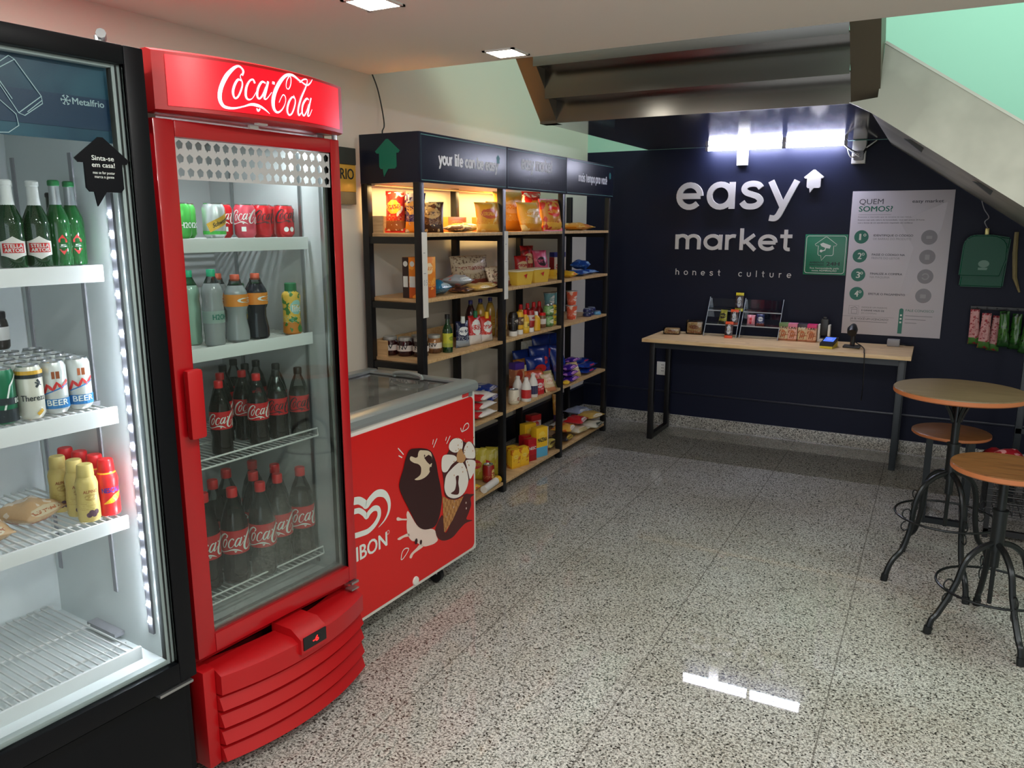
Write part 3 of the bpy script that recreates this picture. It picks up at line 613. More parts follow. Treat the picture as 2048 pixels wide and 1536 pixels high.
# ================================================================ BLACK UPRIGHT COOLER
m_blin = M('cooler_white_interior', (226, 232, 232), .45); m_led = M('led_bead', (255, 255, 255), .5, emit=(238, 244, 255), es=300)
t = thing('black_drinks_cooler', 'black upright cooler with glass door and LED bead strip at the left edge', 'fridge', BLK.at(0, 0, 0), BLK.a)
b = MB(); Wd = .716; H = 2.025; D = .66
b.box(0, .05, .05, .018, D, H - .004, m_blk2); b.box(Wd - .018, .05, .05, Wd, D, H - .004, m_blk2); b.box(0, .645, .05, Wd, D, H - .004, m_blk2); b.box(0, .05, 1.995, Wd, D, H - .004, m_blk2); b.box(0, .04, .05, Wd, .10, .395, m_blk2); b.box(0, .05, .38, Wd, D, .41, m_blk2); b.build('cabinet', t)
b = MB(); b.box(.018, .045, .41, .05, .62, 1.995, m_blin); b.box(.672, .045, .41, Wd - .018, .62, 1.995, m_blin); b.box(.05, .60, .41, .672, .62, 1.995, m_blin); b.box(.05, .06, 1.985, .672, .6, 1.995, m_blin); b.box(.05, .05, .41, .672, .6, .455, m_blin)
for dd in (.27, .56): b.box(.668, dd, .60, .6725, dd + .016, 1.80, m_gr)
b.build('liner', t)
b = MB()
for (u0, z0, u1, z1) in ((0, .41, .045, H), (.666, .41, Wd, H), (.045, 1.982, .666, H), (.045, .41, .666, .468)): b.box(u0, 0, z0, u1, .04, z1, m_blk2, .004)
b.build('door_frame', t)
m_gask = M('grey_gasket', (172, 182, 180), .5)
b = MB()
for (u0, z0, u1, z1) in ((.645, .468, .666, 1.982), (.045, .468, .06, 1.982), (.06, .468, .645, .482), (.06, 1.974, .645, 1.982)): b.box(u0, .020, z0, u1, .042, z1, m_gask, .002)
b.box(.653, .016, .47, .656, .02, 1.98, M('black_plastic')); b.build('door_seal', t)
b = MB(); b.box(.045, .010, .468, .666, .016, 1.982, glass('clear_door_glass', (247, 250, 250), .3)); b.build('glass_pane', t)
# blue header film with line drawings
m_bl1 = M('blue_printed_film', (22, 74, 98), .35); mottle(m_bl1, (16, 62, 88), (38, 88, 108), 7); m_pl = M('pale_line_print', (178, 206, 212), .5)
b = MB(); b.box(.06, .046, 1.808, .657, .054, 1.984, m_bl1); bp = b.build('blue_film', t)
b = MB(); b.box(.06, .0445, 1.835, .657, .0455, 1.905, M('deep_blue_print', (10, 52, 84), .35)); b.build('wave_print', bp)
b = MB()
for cl in ([[(.413, 1.951), (.435, 1.968), (.446, 1.962), (.493, 1.894), (.494, 1.879), (.454, 1.85), (.442, 1.854), (.408, 1.912)], [(.412, 1.94), (.446, 1.962)], [(.442, 1.854), (.493, 1.894)], [(.46, 1.858), (.494, 1.886)], [(.404, 1.879), (.436, 1.851), (.439, 1.828), (.417, 1.812), (.392, 1.81)], [(.409, 1.918), (.432, 1.881)]]): b.stroke(cl, m_pl, .043, .0018)
text(b, 'Metalfrio', .560, 1.886, .014, m_pl, .043, .073, bold=.015)
for k in range(6):
    a = k * PI / 3; b.stroke([(.5455, 1.893), (.5455 + .010 * math.cos(a), 1.893 + .010 * math.sin(a))], m_pl, .043, .0018)
    b.stroke([(.5455 + .010 * math.cos(a + q), 1.893 + .010 * math.sin(a + q)) for q in (-.3, 0, .3)], m_pl, .043, .002)
b.build('line_drawing', bp, flatshade=True)
m_bs = M('black_sticker', (6, 8, 14), .5, spec=.15)
b = MB(); b.prism(house(.594, 1.690, .128), .004, .009, m_bs); hs = b.build('house_sticker', t, flatshade=True)
b = MB(); text(b, 'Sinta-se', .594, 1.764, .0105, m_wp, .003, .052, 'C', bold=.015); text(b, 'em casa!', .594, 1.749, .0105, m_wp, .003, .054, 'C', bold=.015)
text(b, 'mas se for postar', .594, 1.734, .006, m_wp, .003, .052, 'C', bold=.01); text(b, 'marca a gente', .594, 1.725, .006, m_wp, .003, .046, 'C', bold=.01)
b.build('printing', hs, flatshade=True)
for z, h in ((1.522, .040), (1.163, .043), (.868, .034), (.490, .042)):
    b = MB(); b.box(.05, .125, z - h, .640, .133, z + .002, m_lip, .002)
    for k in range(30):
        u = .06 + k * .0195; b.box(u, .133, z - .008, u + .0035, .59, z - .003, m_wire)
    for dd in (.20, .38, .58): b.box(.05, dd, z - .013, .64, dd + .006, z - .008, m_wire)
    b.box(.642, .26, z - .018, .672, .40, z - .006, m_gr); b.build('shelf', t)
b = MB(); b.box(.6655, .106, .52, .672, .128, 1.70, M('led_strip_base', (92, 92, 98), .5)); ls = b.build('led_strip', t)
for k in range(23):
    b = MB() if k == 0 else None
    if k == 0:
        b.lathe([(0, 0), (.003, .0), (.0046, .003), (.003, .0058), (0, .006)], m_led, 8); lb = b.build('led_bead', ls)
        o = lb
    else: o = lb.copy(); COL.objects.link(o)
    o.location = (.6635, .117, .555 + k * .0495)
b = MB(); b.box(.02, .030, .06, Wd - .02, .04, .39, m_blk2, .003); b.build('base_panel', t)
b = MB(); b.box(.60, -.006, .398, .70, .03, .406, m_alu, .002); b.build('hinge', t)
b = MB(); b.tube([(.64, .05, 2.02), (.64, .05, 2.045)], .010, m_alu, 10); b.box(.60, .03, 2.022, .655, .08, 2.030, m_alu, .002); b.tube([(.635, .03, 2.048), (.66, .07, 2.044)], .011, m_alu, 8); b.build('top_hinge', t)
for u in (.06, .66):
    for dd in (.10, .60):
        b = MB(); b.lathe([(0, 0), (.02, 0), (.02, .012), (.01, .014), (.01, .055), (0, .055)], m_blk, 12, u, dd); b.build('foot', t)

# ================================================================ CHEST FREEZER
m_fwh = M('freezer_white', (226, 224, 216), .35); m_fred = M('red_printed_panel', (212, 30, 28), .3); m_frail = M('grey_lid_rail', (156, 164, 164), .3, .45)
t = thing('chest_freezer', 'red printed ice cream chest freezer with grey glass lid beside the red cooler', 'freezer', FRZ.at(0, 0, 0), FRZ.a)
x0, x1, D = .07, 1.012, .63
b = MB(); b.box(x0, 0, .09, x1, .04, .875, m_fwh, .006); b.box(x0, D - .04, .09, x1, D, .875, m_fwh); b.box(x0, .04, .09, x0 + .04, D - .04, .875, m_fwh); b.box(x1 - .04, .04, .09, x1, D - .04, .875, m_fwh); b.box(x0, .04, .09, x1, D - .04, .60, m_fwh); b.build('body', t)
b = MB(); P_ = rr(x0 + .01, .108, .990, .846, .025); b.prism(P_, -.004, -.0005, m_fred); pn = b.build('printed_panel', t)
L = {'choc': M('ice_cream_choc', (52, 20, 22), .4), 'cream': M('cream_print', (216, 196, 168), .45), 'milk': M('milk_splash_print', (232, 208, 196), .45), 'white': M('white_cream_print', (232, 224, 216), .45), 'cone': M('wafer_print', (176, 122, 70), .5), 'dark': M('dark_chocolate_print', (74, 30, 30), .4), 'nut': M('nut_print', (190, 140, 92), .5)}
cn, cl_, cb = nodes(L['cone']); vv = cn.new('ShaderNodeTexChecker'); vv.inputs['Scale'].default_value = 70; vv.inputs[1].default_value = rgb((186, 132, 78)); vv.inputs[2].default_value = rgb((160, 106, 58)); cl_.new(coords(cn, cl_, 'Object', (1, 1, .6)), vv.inputs[0]); cl_.new(vv.outputs[0], cb.inputs['Base Color'])
b = MB()
for nm, mm, y in (('milk', 'milk', 1), ('sp1', 'milk', 1), ('sp2', 'milk', 1), ('sp3', 'milk', 1), ('choc', 'dark', 2), ('cone', 'cone', 3), ('crm', 'dark', 4), ('p1', 'white', 5), ('p2', 'white', 5), ('p3', 'white', 5), ('p4', 'white', 5), ('p5', 'white', 6), ('cent', 'nut', 7), ('slit', 'dark', 7), ('bar', 'choc', 8), ('bite', 'cream', 9), ('chip', 'choc', 10)):
    pts = spline(ART[nm], 4, True) if nm not in ('cone', 'chip') else ART[nm]
    b.flat(pts, L[mm], -.0046 - y * .0003)
for (u, z, r) in ((.548, .675, .006), (.640, .59, .008), (.60, .66, .004), (.527, .30, .010), (.560, .285, .008)): b.flat(arc(u, z, r, r * 1.4, 0, 360, 8)[:-1], L['choc'], -.0078)
for k in range(26): u = random.uniform(.80, .99); z = random.uniform(.50, .68); b.flat(arc(u, z, .004, .004, 0, 360, 5)[:-1], L['nut'], -.0069)
for k in range(8): u = random.uniform(.72, .95); z = random.uniform(.31, .45); b.flat(arc(u, z, .004, .006, 0, 360, 5)[:-1], L['milk'], -.0055)
for ln in ARTL: b.stroke(spline(ln, 4), m_wp, -.0052, .0045)
b.build('ice_cream_picture', pn, flatshade=True)
b = MB()
for ln, w, tp in zip(HEART, (.030, .022), (1, 0)):
    s_ = spline(ln, 6); n_ = len(s_); b.stroke([(p[0], p[1], w * (min(1, (n_ - 1 - k) / n_ * 2.2 + .05) if tp else 1)) for k, p in enumerate(s_)], m_wp, -.0052)
b.build('heart_emblem', pn, flatshade=True)
b = MB(); text(b, 'KIBON', .097, .352, .058, m_wp, -.0052, .238, bold=.03, shear=0); b.stroke(arc(.345, .405, .008, .008, 0, 360, 10)[:-1], m_wp, -.0052, .002, closed=True); b.build('lettering', pn, flatshade=True)
b = MB(); b.lathe([(0, 0), (.020, 0), (.018, .006), (0, .008)], m_fwh, 14); o = b.build('cap', t, (.519, -.004, .123)); o.rotation_euler.x = PI / 2
b = MB(); b.prism([(-.012, .872), (-.018, .885), (-.014, .905), (.0, .915), (.06, .918), (.06, .872)], x0 - .005, x1 + .005, m_frail, 'yz'); b.box(x0 - .005, D - .05, .872, x1 + .005, D + .005, .918, m_frail, .004); b.box(x1 - .055, .06, .872, x1 + .005, D - .05, .914, m_frail, .004); b.box(x0 - .005, .06, .872, x0 + .05, D - .05, .914, m_frail, .004); b.build('lid_frame', t)
b = MB(); b.box(x0 + .05, .06, .895, x1 - .055, D - .05, .903, glass('freezer_glass', (196, 204, 192), .9, .10)); b.build('glass_lid', t)
b = MB(); b.box(x1 - .075, .06, .890, x1 - .055, D - .05, .9045, m_blk); b.box(x0 + .05, D - .072, .890, x1 - .055, D - .05, .9045, m_blk); b.build('gasket', t)
b = MB(); b.tube(spline([(.920, .235, .910), (.922, .245, .926), (.926, .32, .934), (.930, .395, .926), (.931, .405, .910)], 5), .010, m_frail, 8); b.build('lid_handle', t)
b = MB(); b.box(.905, -.0025, .852, .955, -.0005, .868, M('small_red_label', (206, 60, 60), .4)); b.box(.957, -.004, .848, .985, 0, .872, m_frail); b.build('latch_label', t)
for k, (u, dd) in enumerate(((.76, .06), (.76, .55), (.16, .06), (.16, .55))):
    b = MB(); b.tube([(u - .012, dd, .042), (u + .012, dd, .042)], .036, m_blk, 14); b.box(u - .018, dd - .015, .05, u + .018, dd + .015, .092, m_gr); b.build('castor', t)
for k, (u, dd, c, lab) in enumerate([(.33, .33, (200, 160, 120), 'tan ice cream pack under the freezer lid, at the left'), (.50, .36, (225, 222, 214), 'white ice cream pack under the freezer lid, in the middle'), (.64, .28, (214, 206, 200), 'pale ice cream pack under the freezer lid, at the right'), (.22, .22, (120, 60, 50), 'dark brown ice cream pack under the freezer lid, near its front'), (.42, .20, (190, 186, 170), 'beige ice cream box under the freezer lid, near its front')]):
    b = MB(); b.box(-.07, -.045, 0, .07, .045, .10 if k != 1 else .05, PK(c, (240, 236, 230), (150, 40, 40), None), .012)
    tag(b.build('ice_cream_pack', None, FRZ.at(u, dd, .6005), FRZ.a + random.uniform(-.4, .4)), lab, 'ice cream', 'ice cream packs in the freezer')

# ================================================================ GOODS: BUILDERS (local front faces -y, base at z = 0)
m_clear = glass('clear_plastic', (222, 226, 224), 1.0); m_cola = M('cola_liquid', (24, 10, 8), .12); m_redcap = M('red_cap', (206, 26, 30), .35); m_blkcap = M('black_cap', (22, 20, 22), .4)
m_colalab = M('cola_label_red', (196, 22, 30), .35)
SCR = [spline(s_, 2) for s_ in COLA]
def script_on(mb, h, x0, z0, R, mat, y0=0.0, k=1.0):
    """the cursive cooler lettering wrapped on a cylinder; h = height of the whole emblem"""
    q = h / .117; f = cyl(R, y0)
    for s_ in SCR: mb.stroke([(x0 + (p[0] - .31) * q * k, z0 + (p[1] - 1.978) * q, p[2] * q * 1.25) for p in s_], mat, warp=f)
def put(o, F, u, d, z, rot=0.0): o.location = F.at(u, d, z); o.rotation_euler.z = F.a + rot; return o
def pet(name, label, cat, group, h, r, liquid, cap, lab, script=None, labz=(.36, .60), fill=.78, clear=None, words=None, wmat=None, ridge=True, shape=None):
    t = thing(name, label, cat, group=group); b = MB(); cl = clear or m_clear
    prof = shape or [(0, 0), (.82, 0), (.96, .02), (.97, .12), (.86, .24), (.97, .34), (.985, .36), (.985, .60), (.96, .64), (.70, .78), (.42, .87), (.33, .91), (.33, .935), (.0, .935)]
    if fill: prof = [p for p in prof if p[1] < fill] + [(interp(prof, fill), fill)] + [p for p in prof if p[1] > fill]
    b.lathe([(a * r, c * h, liquid if c < fill - 1e-6 else cl) for a, c in prof], cl, 20); b.build('bottle_body', t)
    b = MB(); rc = r * .40; b.lathe([(0, h * .905), (rc * .98, h * .905), (rc, h * .915), (rc, h * .99), (rc * .9, h), (0, h)], cap, 16); b.build('cap', t)
    if lab:
        b = MB(); R = r * 1.0; b.lathe([(R, labz[0] * h), (R, labz[1] * h)], lab, 24); lb = b.build('label', t)
        if script or words:
            b = MB()
            if script: script_on(b, (labz[1] - labz[0]) * h * .86, 0, (labz[0] + labz[1]) * .5 * h, R + .0012, script)
            if words: text(b, words, 0, (labz[0] + labz[1]) * .5 * h - (labz[1] - labz[0]) * h * .2, (labz[1] - labz[0]) * h * .42, wmat, 0, r * 1.5, 'C', bold=.03, warp=cyl(R + .0012))
            b.build('lettering', lb, flatshade=True)
    return t
def interp(prof, z):
    for a, c in zip(prof, prof[1:]):
        if a[1] <= z <= c[1] and c[1] > a[1]: return a[0] + (c[0] - a[0]) * (z - a[1]) / (c[1] - a[1])
    return .9
m_can = M('can_aluminium', (196, 198, 200), .25, .9)
def can(name, label, cat, group, h, r, mat, deco=None, lid=None):
    t = thing(name, label, cat, group=group); b = MB(); R = r
    b.lathe([(0, .004), (R * .72, 0), (R * .78, .002), (R, .012), (R, h - .014), (R * .84, h - .003)], mat, 24); b.build('can_body', t)
    b = MB(); b.lathe([(R * .84, h - .003), (R * .86, h), (R * .80, h), (R * .78, h - .005), (0, h - .005)], lid or m_can, 24); b.box(-.006, -.016, h - .005, .006, .006, h - .0035, m_can); b.build('lid', t)
    if deco:
        b = MB(); deco(b, R + .0012, h); b.build('printing', t, flatshade=True)
    return t
def jar(name, label, cat, group, h, r, mat, lidm, labm, words=None, labz=(.25, .6)):
    t = thing(name, label, cat, group=group); b = MB()
    b.lathe([(0, 0), (r * .86, 0), (r * .97, .06 * h), (r, .2 * h), (r, .62 * h), (r * .92, .76 * h), (r * .80, .84 * h), (0, .84 * h)], mat, 22); b.build('jar_body', t)
    b = MB(); b.lathe([(r * .84, .82 * h), (r * .86, .84 * h), (r * .86, .98 * h), (r * .8, h), (0, h)], lidm, 22); b.build('lid', t)
    if labm:
        b = MB(); b.lathe([(r * 1.012, labz[0] * h), (r * 1.012, labz[1] * h)], labm, 24); lb = b.build('label', t)
        if words:
            b = MB(); text(b, words, 0, (labz[0] + .1) * h, .2 * h, m_dk, 0, r * 1.1, 'C', bold=.02, warp=cyl(r * 1.025)); b.build('lettering', lb, flatshade=True)
    return t
def squeeze(name, label, cat, group, h, r, mat, capm, labm, inverted=False, capf=.2):
    """a squeeze bottle, cap up, or standing on its cap"""
    t = thing(name, label, cat, group=group); b = MB()
    if inverted:
        b.lathe([(r * .6, h * capf), (r * .95, h * (capf + .06)), (r, h * .5), (r * .96, h * .84), (r * .7, h * .97), (0, h)], mat, 18); b.build('bottle_body', t)
        b = MB(); b.lathe([(0, 0), (r * .82, 0), (r * .85, .01), (r * .80, h * capf), (0, h * capf)], capm, 18); b.build('cap', t)
    else:
        b.lathe([(0, 0), (r * .9, 0), (r, h * .03), (r, h * .52), (r * .90, h * .66), (r * .42, h * (1 - capf)), (0, h * (1 - capf))], mat, 18); b.build('bottle_body', t)
        b = MB(); b.lathe([(r * .42, h * (1 - capf)), (r * .45, h * (1 - capf)), (r * .42, h * .98), (r * .3, h), (0, h)], capm, 16); b.build('cap', t)
    if labm:
        b = MB(); z0, z1 = (.42, .76) if inverted else (.14, .5); b.lathe([(r * 1.01, z0 * h), (r * 1.01, z1 * h)], labm, 20); b.build('label', t)
    return t
def carton(name, label, cat, group, w, d, h, mat, top=None, words=None, wm=None, stripe=None, bev=.0015):
    t = thing(name, label, cat, group=group); b = MB(); b.box(-w / 2, 0, 0, w / 2, d, h, mat, bev); b.build('carton', t)
    if top: b = MB(); b.box(-w / 2 - .0008, -.0008, h * .80, w / 2 + .0008, d + .0008, h + .0008, top, bev); b.build('top_panel', t)
    if stripe: b = MB(); b.box(-w / 2 - .0008, -.0008, 0.0005, w / 2 + .0008, d + .0008, h * .34, stripe, bev); b.build('lower_panel', t)
    if words: b = MB(); text(b, words, 0, h * .52, h * .13, wm or m_wp, -.0018, w * .8, 'C', bold=.03); b.build('lettering', t, flatshade=True)
    return t
def bag(name, label, cat, group, w, h, th, mat, seed=1, lie=False, tilt=0.0, seal=None, patch=None, taper=0.0, curl=0.0):
    """a filled pillow pack with flat sealed ends; lie=True lays it on its back"""
    rnd = random.Random(seed); nx, nz = 9, 13; t = thing(name, label, cat, group=group); b = MB(); ph = [rnd.uniform(0, 6.28) for _ in range(6)]
    F_ = []; B_ = []
    for j in range(nz + 1):
        q = j / nz; zz = q * h
        for i in range(nx + 1):
            p = i / nx * 2 - 1; e = max(0.0, 1 - abs(2 * q - 1) ** 3.2) ** .75; k = max(0.0, 1 - abs(p) ** 2.6) ** .7
            bul = th / 2 * e * k * (1 - taper * q) + .0015
            wr = .10 * th * e * k * (math.sin(7 * p + ph[0] + 5 * q) * .5 + math.sin(11 * q + ph[1] - 4 * p) * .6 + math.sin(17 * p * q + ph[2]) * .4)
            xx = p * w / 2 * (1 - .07 * e - taper * .35 * q) + .008 * math.sin(3 * q + ph[3]) * w
            yc = th * .5 + curl * q * q * h
            F_.append((xx, yc - bul - wr, zz)); B_.append((xx, yc + bul - wr * .6, zz))
    n1 = nx + 1; fs = []
    for j in range(nz):
        for i in range(nx): a = j * n1 + i; fs.append((a, a + 1, a + n1 + 1, a + n1))
    o = len(F_); vs = F_ + B_
    fb = [(o + a, o + d_, o + c, o + b_) for a, b_, c, d_ in fs]; side = []
    for j in range(nz): side += [(j * n1, (j + 1) * n1, o + (j + 1) * n1, o + j * n1), (j * n1 + nx, o + j * n1 + nx, o + (j + 1) * n1 + nx, (j + 1) * n1 + nx)]
    for i in range(nx): side += [(i, o + i, o + i + 1, i + 1), (nz * n1 + i, nz * n1 + i + 1, o + nz * n1 + i + 1, o + nz * n1 + i)]
    R = Matrix.Rotation(-PI / 2, 4, 'X') if lie else Matrix.Rotation(-tilt, 4, 'X')
    sh = Matrix.Translation((0, h / 2 * 0, th)) if lie else Matrix.Translation((0, 0, 0))
    b.T = sh @ R if not lie else Matrix.Translation((0, 0, th)) @ R
    b.add(vs, fs + fb + side, mat); b.build('pouch', t, ang=1.4)
    if seal:
        yc = th * .5; s_ = .018
        for z0, z1, cu in ((-.004, s_, 0), (h - s_, h + .004, curl * h)):
            b2 = MB(); b2.T = b.T; ww = w / 2 * .985 * (1 - (taper * .35 if z0 > 0 else 0)); b2.box(-ww, yc - .004 + cu, z0, ww, yc + .004 + cu, z1, seal); b2.build('seal', t)
    if patch:
        b3 = MB(); b3.T = b.T; r = min(w * .3, h * .2); zc = h * .6
        b3.flat([(a, c) for a, c in arc(0, zc, w * .27, r * .62, 0, 360, 18)[:-1]], patch, -.004 - th * .07); b3.build('emblem', t)
    return t

# ================================================================ INSIDE THE RED COOLER
G = 'cans in the red cooler'
m_green = M('green_can_print', (84, 190, 84), .25, .3); m_schw = M('silver_can_print', (204, 206, 206), .28, .5); m_gold2 = M('gold_band_print', (214, 166, 54), .35); m_canred = M('red_can_print', (206, 24, 38), .26, .25); m_pinkred = M('faded_red_can_print', (214, 74, 92), .28, .2)
def d_sch(b, R, h):
    b.stroke([(-.044, .030), (.044, .072)], m_gold2, w=.027, warp=cyl(R + .0004))
    b.lathe([(R - .0006, .012), (R - .0006, .022)], m_green, 24)
    V = cyl(R + .0016); text(b, 'Schweppes', -.030, .031, .013, m_dk, 0, .060, 'L', bold=.01, warp=lambda x, z: V(x, z + (x + .03) * .45))
def d_red(b, R, h): script_on(b, .045, 0, h * .62, R, m_dk)
def d_redw(b, R, h): script_on(b, .045, .02, h * .62, R, m_wp); b.flat([(-.004, .02), (.01, .02), (.01, .034), (-.004, .034)], m_wp, warp=cyl(R))
def d_dot(b, R, h):
    script_on(b, .045, .012, h * .66, R, m_dk)
    for x in (-.014, .006): b.flat(arc(x, h * .25, .008, .008, 0, 360, 12)[:-1], m_wp, warp=cyl(R))
def d_h(b, R, h): text(b, 'H2O', 0, h * .3, .016, m_wp, 0, .04, 'C', bold=.02, warp=cyl(R))
for nm, u, d, mat, deco, lab, rr_ in [
    ('soda_can', .205, .21, m_green, d_h, 'green soda can at the left end of the top shelf, behind the door frame', 0), ('soda_can', .262, .265, m_green, d_h, 'green soda can just left of the silver can on the top cooler shelf', .3),
    ('soda_can', .287, .16, m_schw, d_sch, 'silver soda can with a gold diagonal band on the top cooler shelf', .1),
    ('soda_can', .360, .22, m_canred, d_redw, 'red soda can with white script just right of the silver can', -.4), ('soda_can', .412, .175, m_pinkred, d_redw, 'pale red soda can, second of the red cans from the left', -.9),
    ('soda_can', .482, .18, m_canred, d_red, 'red soda can with dark script in the middle of the red cans', .3), ('soda_can', .575, .26, m_canred, d_dot, 'red soda can half hidden behind the rightmost can', .5), ('soda_can', .560, .165, m_canred, d_dot, 'rightmost red soda can with two pale dots on the top cooler shelf', -.1)]:
    put(can(nm, lab, 'can', G, .103 if nm else 0, .0325, mat, deco), RED, u, d, 1.5805, rr_)
G = 'bottles on the second cooler shelf'
m_gclear = glass('green_tint_plastic', (150, 205, 170), .8); m_gliq = M('pale_green_water', (152, 186, 166), .15, spec=.6); m_wat = M('clear_water', (150, 154, 156), .12, spec=.6); m_gcap = M('teal_cap', (40, 178, 130), .4); m_ocap = M('orange_cap', (214, 92, 64), .4); m_olab = M('orange_label', (226, 138, 44), .4); m_dgcap = M('dark_green_cap', (16, 106, 62), .4); m_iso = M('dark_purple_drink', (20, 18, 34), .14)
slim = [(0, 0), (.85, 0), (.96, .03), (.9, .12), (.97, .20), (.97, .52), (.90, .60), (.99, .68), (.90, .76), (.48, .88), (.36, .92), (.36, .94), (0, .94)]
sport = [(0, 0), (.88, 0), (1.0, .03), (.98, .16), (.80, .34), (.82, .46), (.96, .52), (.96, .72), (.90, .76), (.52, .88), (.46, .93), (0, .93)]
put(pet('water_bottle', 'green tinted water bottle at the far left of the second cooler shelf', 'bottle', G, .222, .030, m_gliq, m_gcap, None, fill=.8, clear=m_gclear, shape=slim, words=None), RED, .218, .21, 1.2655)
o = pet('water_bottle', 'clear water bottle with teal cap and printed letters, second shelf', 'bottle', G, .226, .032, m_wat, m_gcap, M('water_label', (148, 168, 160), .3), fill=.82, shape=slim, labz=(.30, .46), words='H2OH', wmat=m_tl); put(o, RED, .242, .135, 1.2655)
for (u, d, liq, cap, lab) in ((.345, .245, m_wat, m_ocap, 'clear sports drink bottle half hidden behind the front one, second shelf'), (.338, .15, m_wat, m_ocap, 'clear sports drink bottle with orange label at the front, second shelf'), (.415, .15, m_iso, m_ocap, 'dark sports drink bottle with orange label, second shelf')):
    put(pet('sports_drink_bottle', lab, 'bottle', G, .205, .036, liq, cap, m_olab, fill=.84, shape=sport, labz=(.53, .71), words='G', wmat=m_wp), RED, u, d, 1.2655, .15)
m_lem = PK((220, 178, 62), (150, 200, 190), (196, 120, 40), (60, 120, 50), noise=40)
juice = [(0, 0), (.88, 0), (1, .03), (.92, .30), (.90, .52), (1, .74), (.90, .80), (.62, .84), (.62, .86), (0, .86)]
for (u, d, lab) in ((.50, .25, 'yellow juice bottle with green cap behind the dark sports drink'), (.545, .135, 'yellow juice bottle with green cap standing alone at the right of the second shelf'), (.435, .26, 'yellow juice bottle with green cap mostly hidden behind two sports drinks')):
    t = thing('juice_bottle', lab, 'bottle', group=G); b = MB(); b.lathe([(a * .031, c * .168) for a, c in juice], m_lem, 18); b.build('bottle_body', t)
    b = MB(); b.lathe([(0, .138), (.0195, .138), (.0195, .166), (.017, .168), (0, .168)], m_dgcap, 16); b.build('cap', t)
    b = MB(); text(b, 'life', 0, .075, .022, m_wp, 0, .034, 'C', bold=.03, warp=cyl(.030)); b.build('lettering', t, flatshade=True); put(t, RED, u, d, 1.2655, -.1)
G = 'cola bottles in the red cooler'
for (u, d, cap, scr, lab) in [(.262, .165, m_redcap, m_wp, 'red-capped small cola bottle, leftmost and nearest on the middle wire shelf'), (.360, .27, m_redcap, m_wp, 'red-capped small cola bottle just behind the leftmost one, middle wire shelf'), (.41, .255, m_redcap, m_wp, 'red-capped small cola bottle behind, between the two front red-capped ones'), (.406, .165, m_redcap, m_wp, 'red-capped small cola bottle in the middle of the front row'),
    (.492, .165, m_blkcap, m_dk, 'black-capped small cola bottle at the front of the middle wire shelf'), (.556, .14, m_blkcap, m_dk, 'black-capped small cola bottle, rightmost on the middle wire shelf'),
    (.455, .39, m_blkcap, m_dk, 'black-capped small cola bottle at the back left, behind red caps'), (.512, .35, m_blkcap, m_dk, 'black-capped small cola bottle in the second row, left of centre'), (.55, .46, m_blkcap, m_dk, 'black-capped small cola bottle farthest back in the middle'), (.572, .37, m_blkcap, m_dk, 'black-capped small cola bottle at the back, left of the rearmost pair'), (.570, .26, m_blkcap, m_dk, 'black-capped small cola bottle behind the rightmost one')]:
    put(pet('cola_bottle', lab, 'bottle', G, .232, .034, m_cola, cap, m_colalab, scr, fill=.70), RED, u, d, .9160, random.uniform(-.35, .25))
for (u, d, lab) in [(.200, .20, 'large cola bottle, leftmost on the bottom shelf, partly behind the door frame'), (.286, .165, 'large cola bottle, second from the left in the front row, bottom shelf'), (.375, .14, 'large cola bottle in the front centre of the bottom shelf'), (.456, .150, 'large cola bottle, second from the right in the front row, bottom shelf'), (.548, .152, 'large cola bottle, rightmost on the bottom shelf'),
    (.300, .285, 'large cola bottle at the back left of the bottom shelf'), (.400, .345, 'large cola bottle in the back row behind the two left front bottles, bottom shelf'), (.432, .245, 'large cola bottle directly behind the front centre one, bottom shelf'), (.515, .35, 'large cola bottle farthest back on the bottom shelf'), (.53, .25, 'large cola bottle behind the two right front bottles, bottom shelf')]:
    put(pet('cola_bottle', lab, 'bottle', G, .315, .0435, m_cola, m_redcap, m_colalab, m_wp, labz=(.33, .58), fill=.74), RED, u, d, .481, random.uniform(-.3, .3))

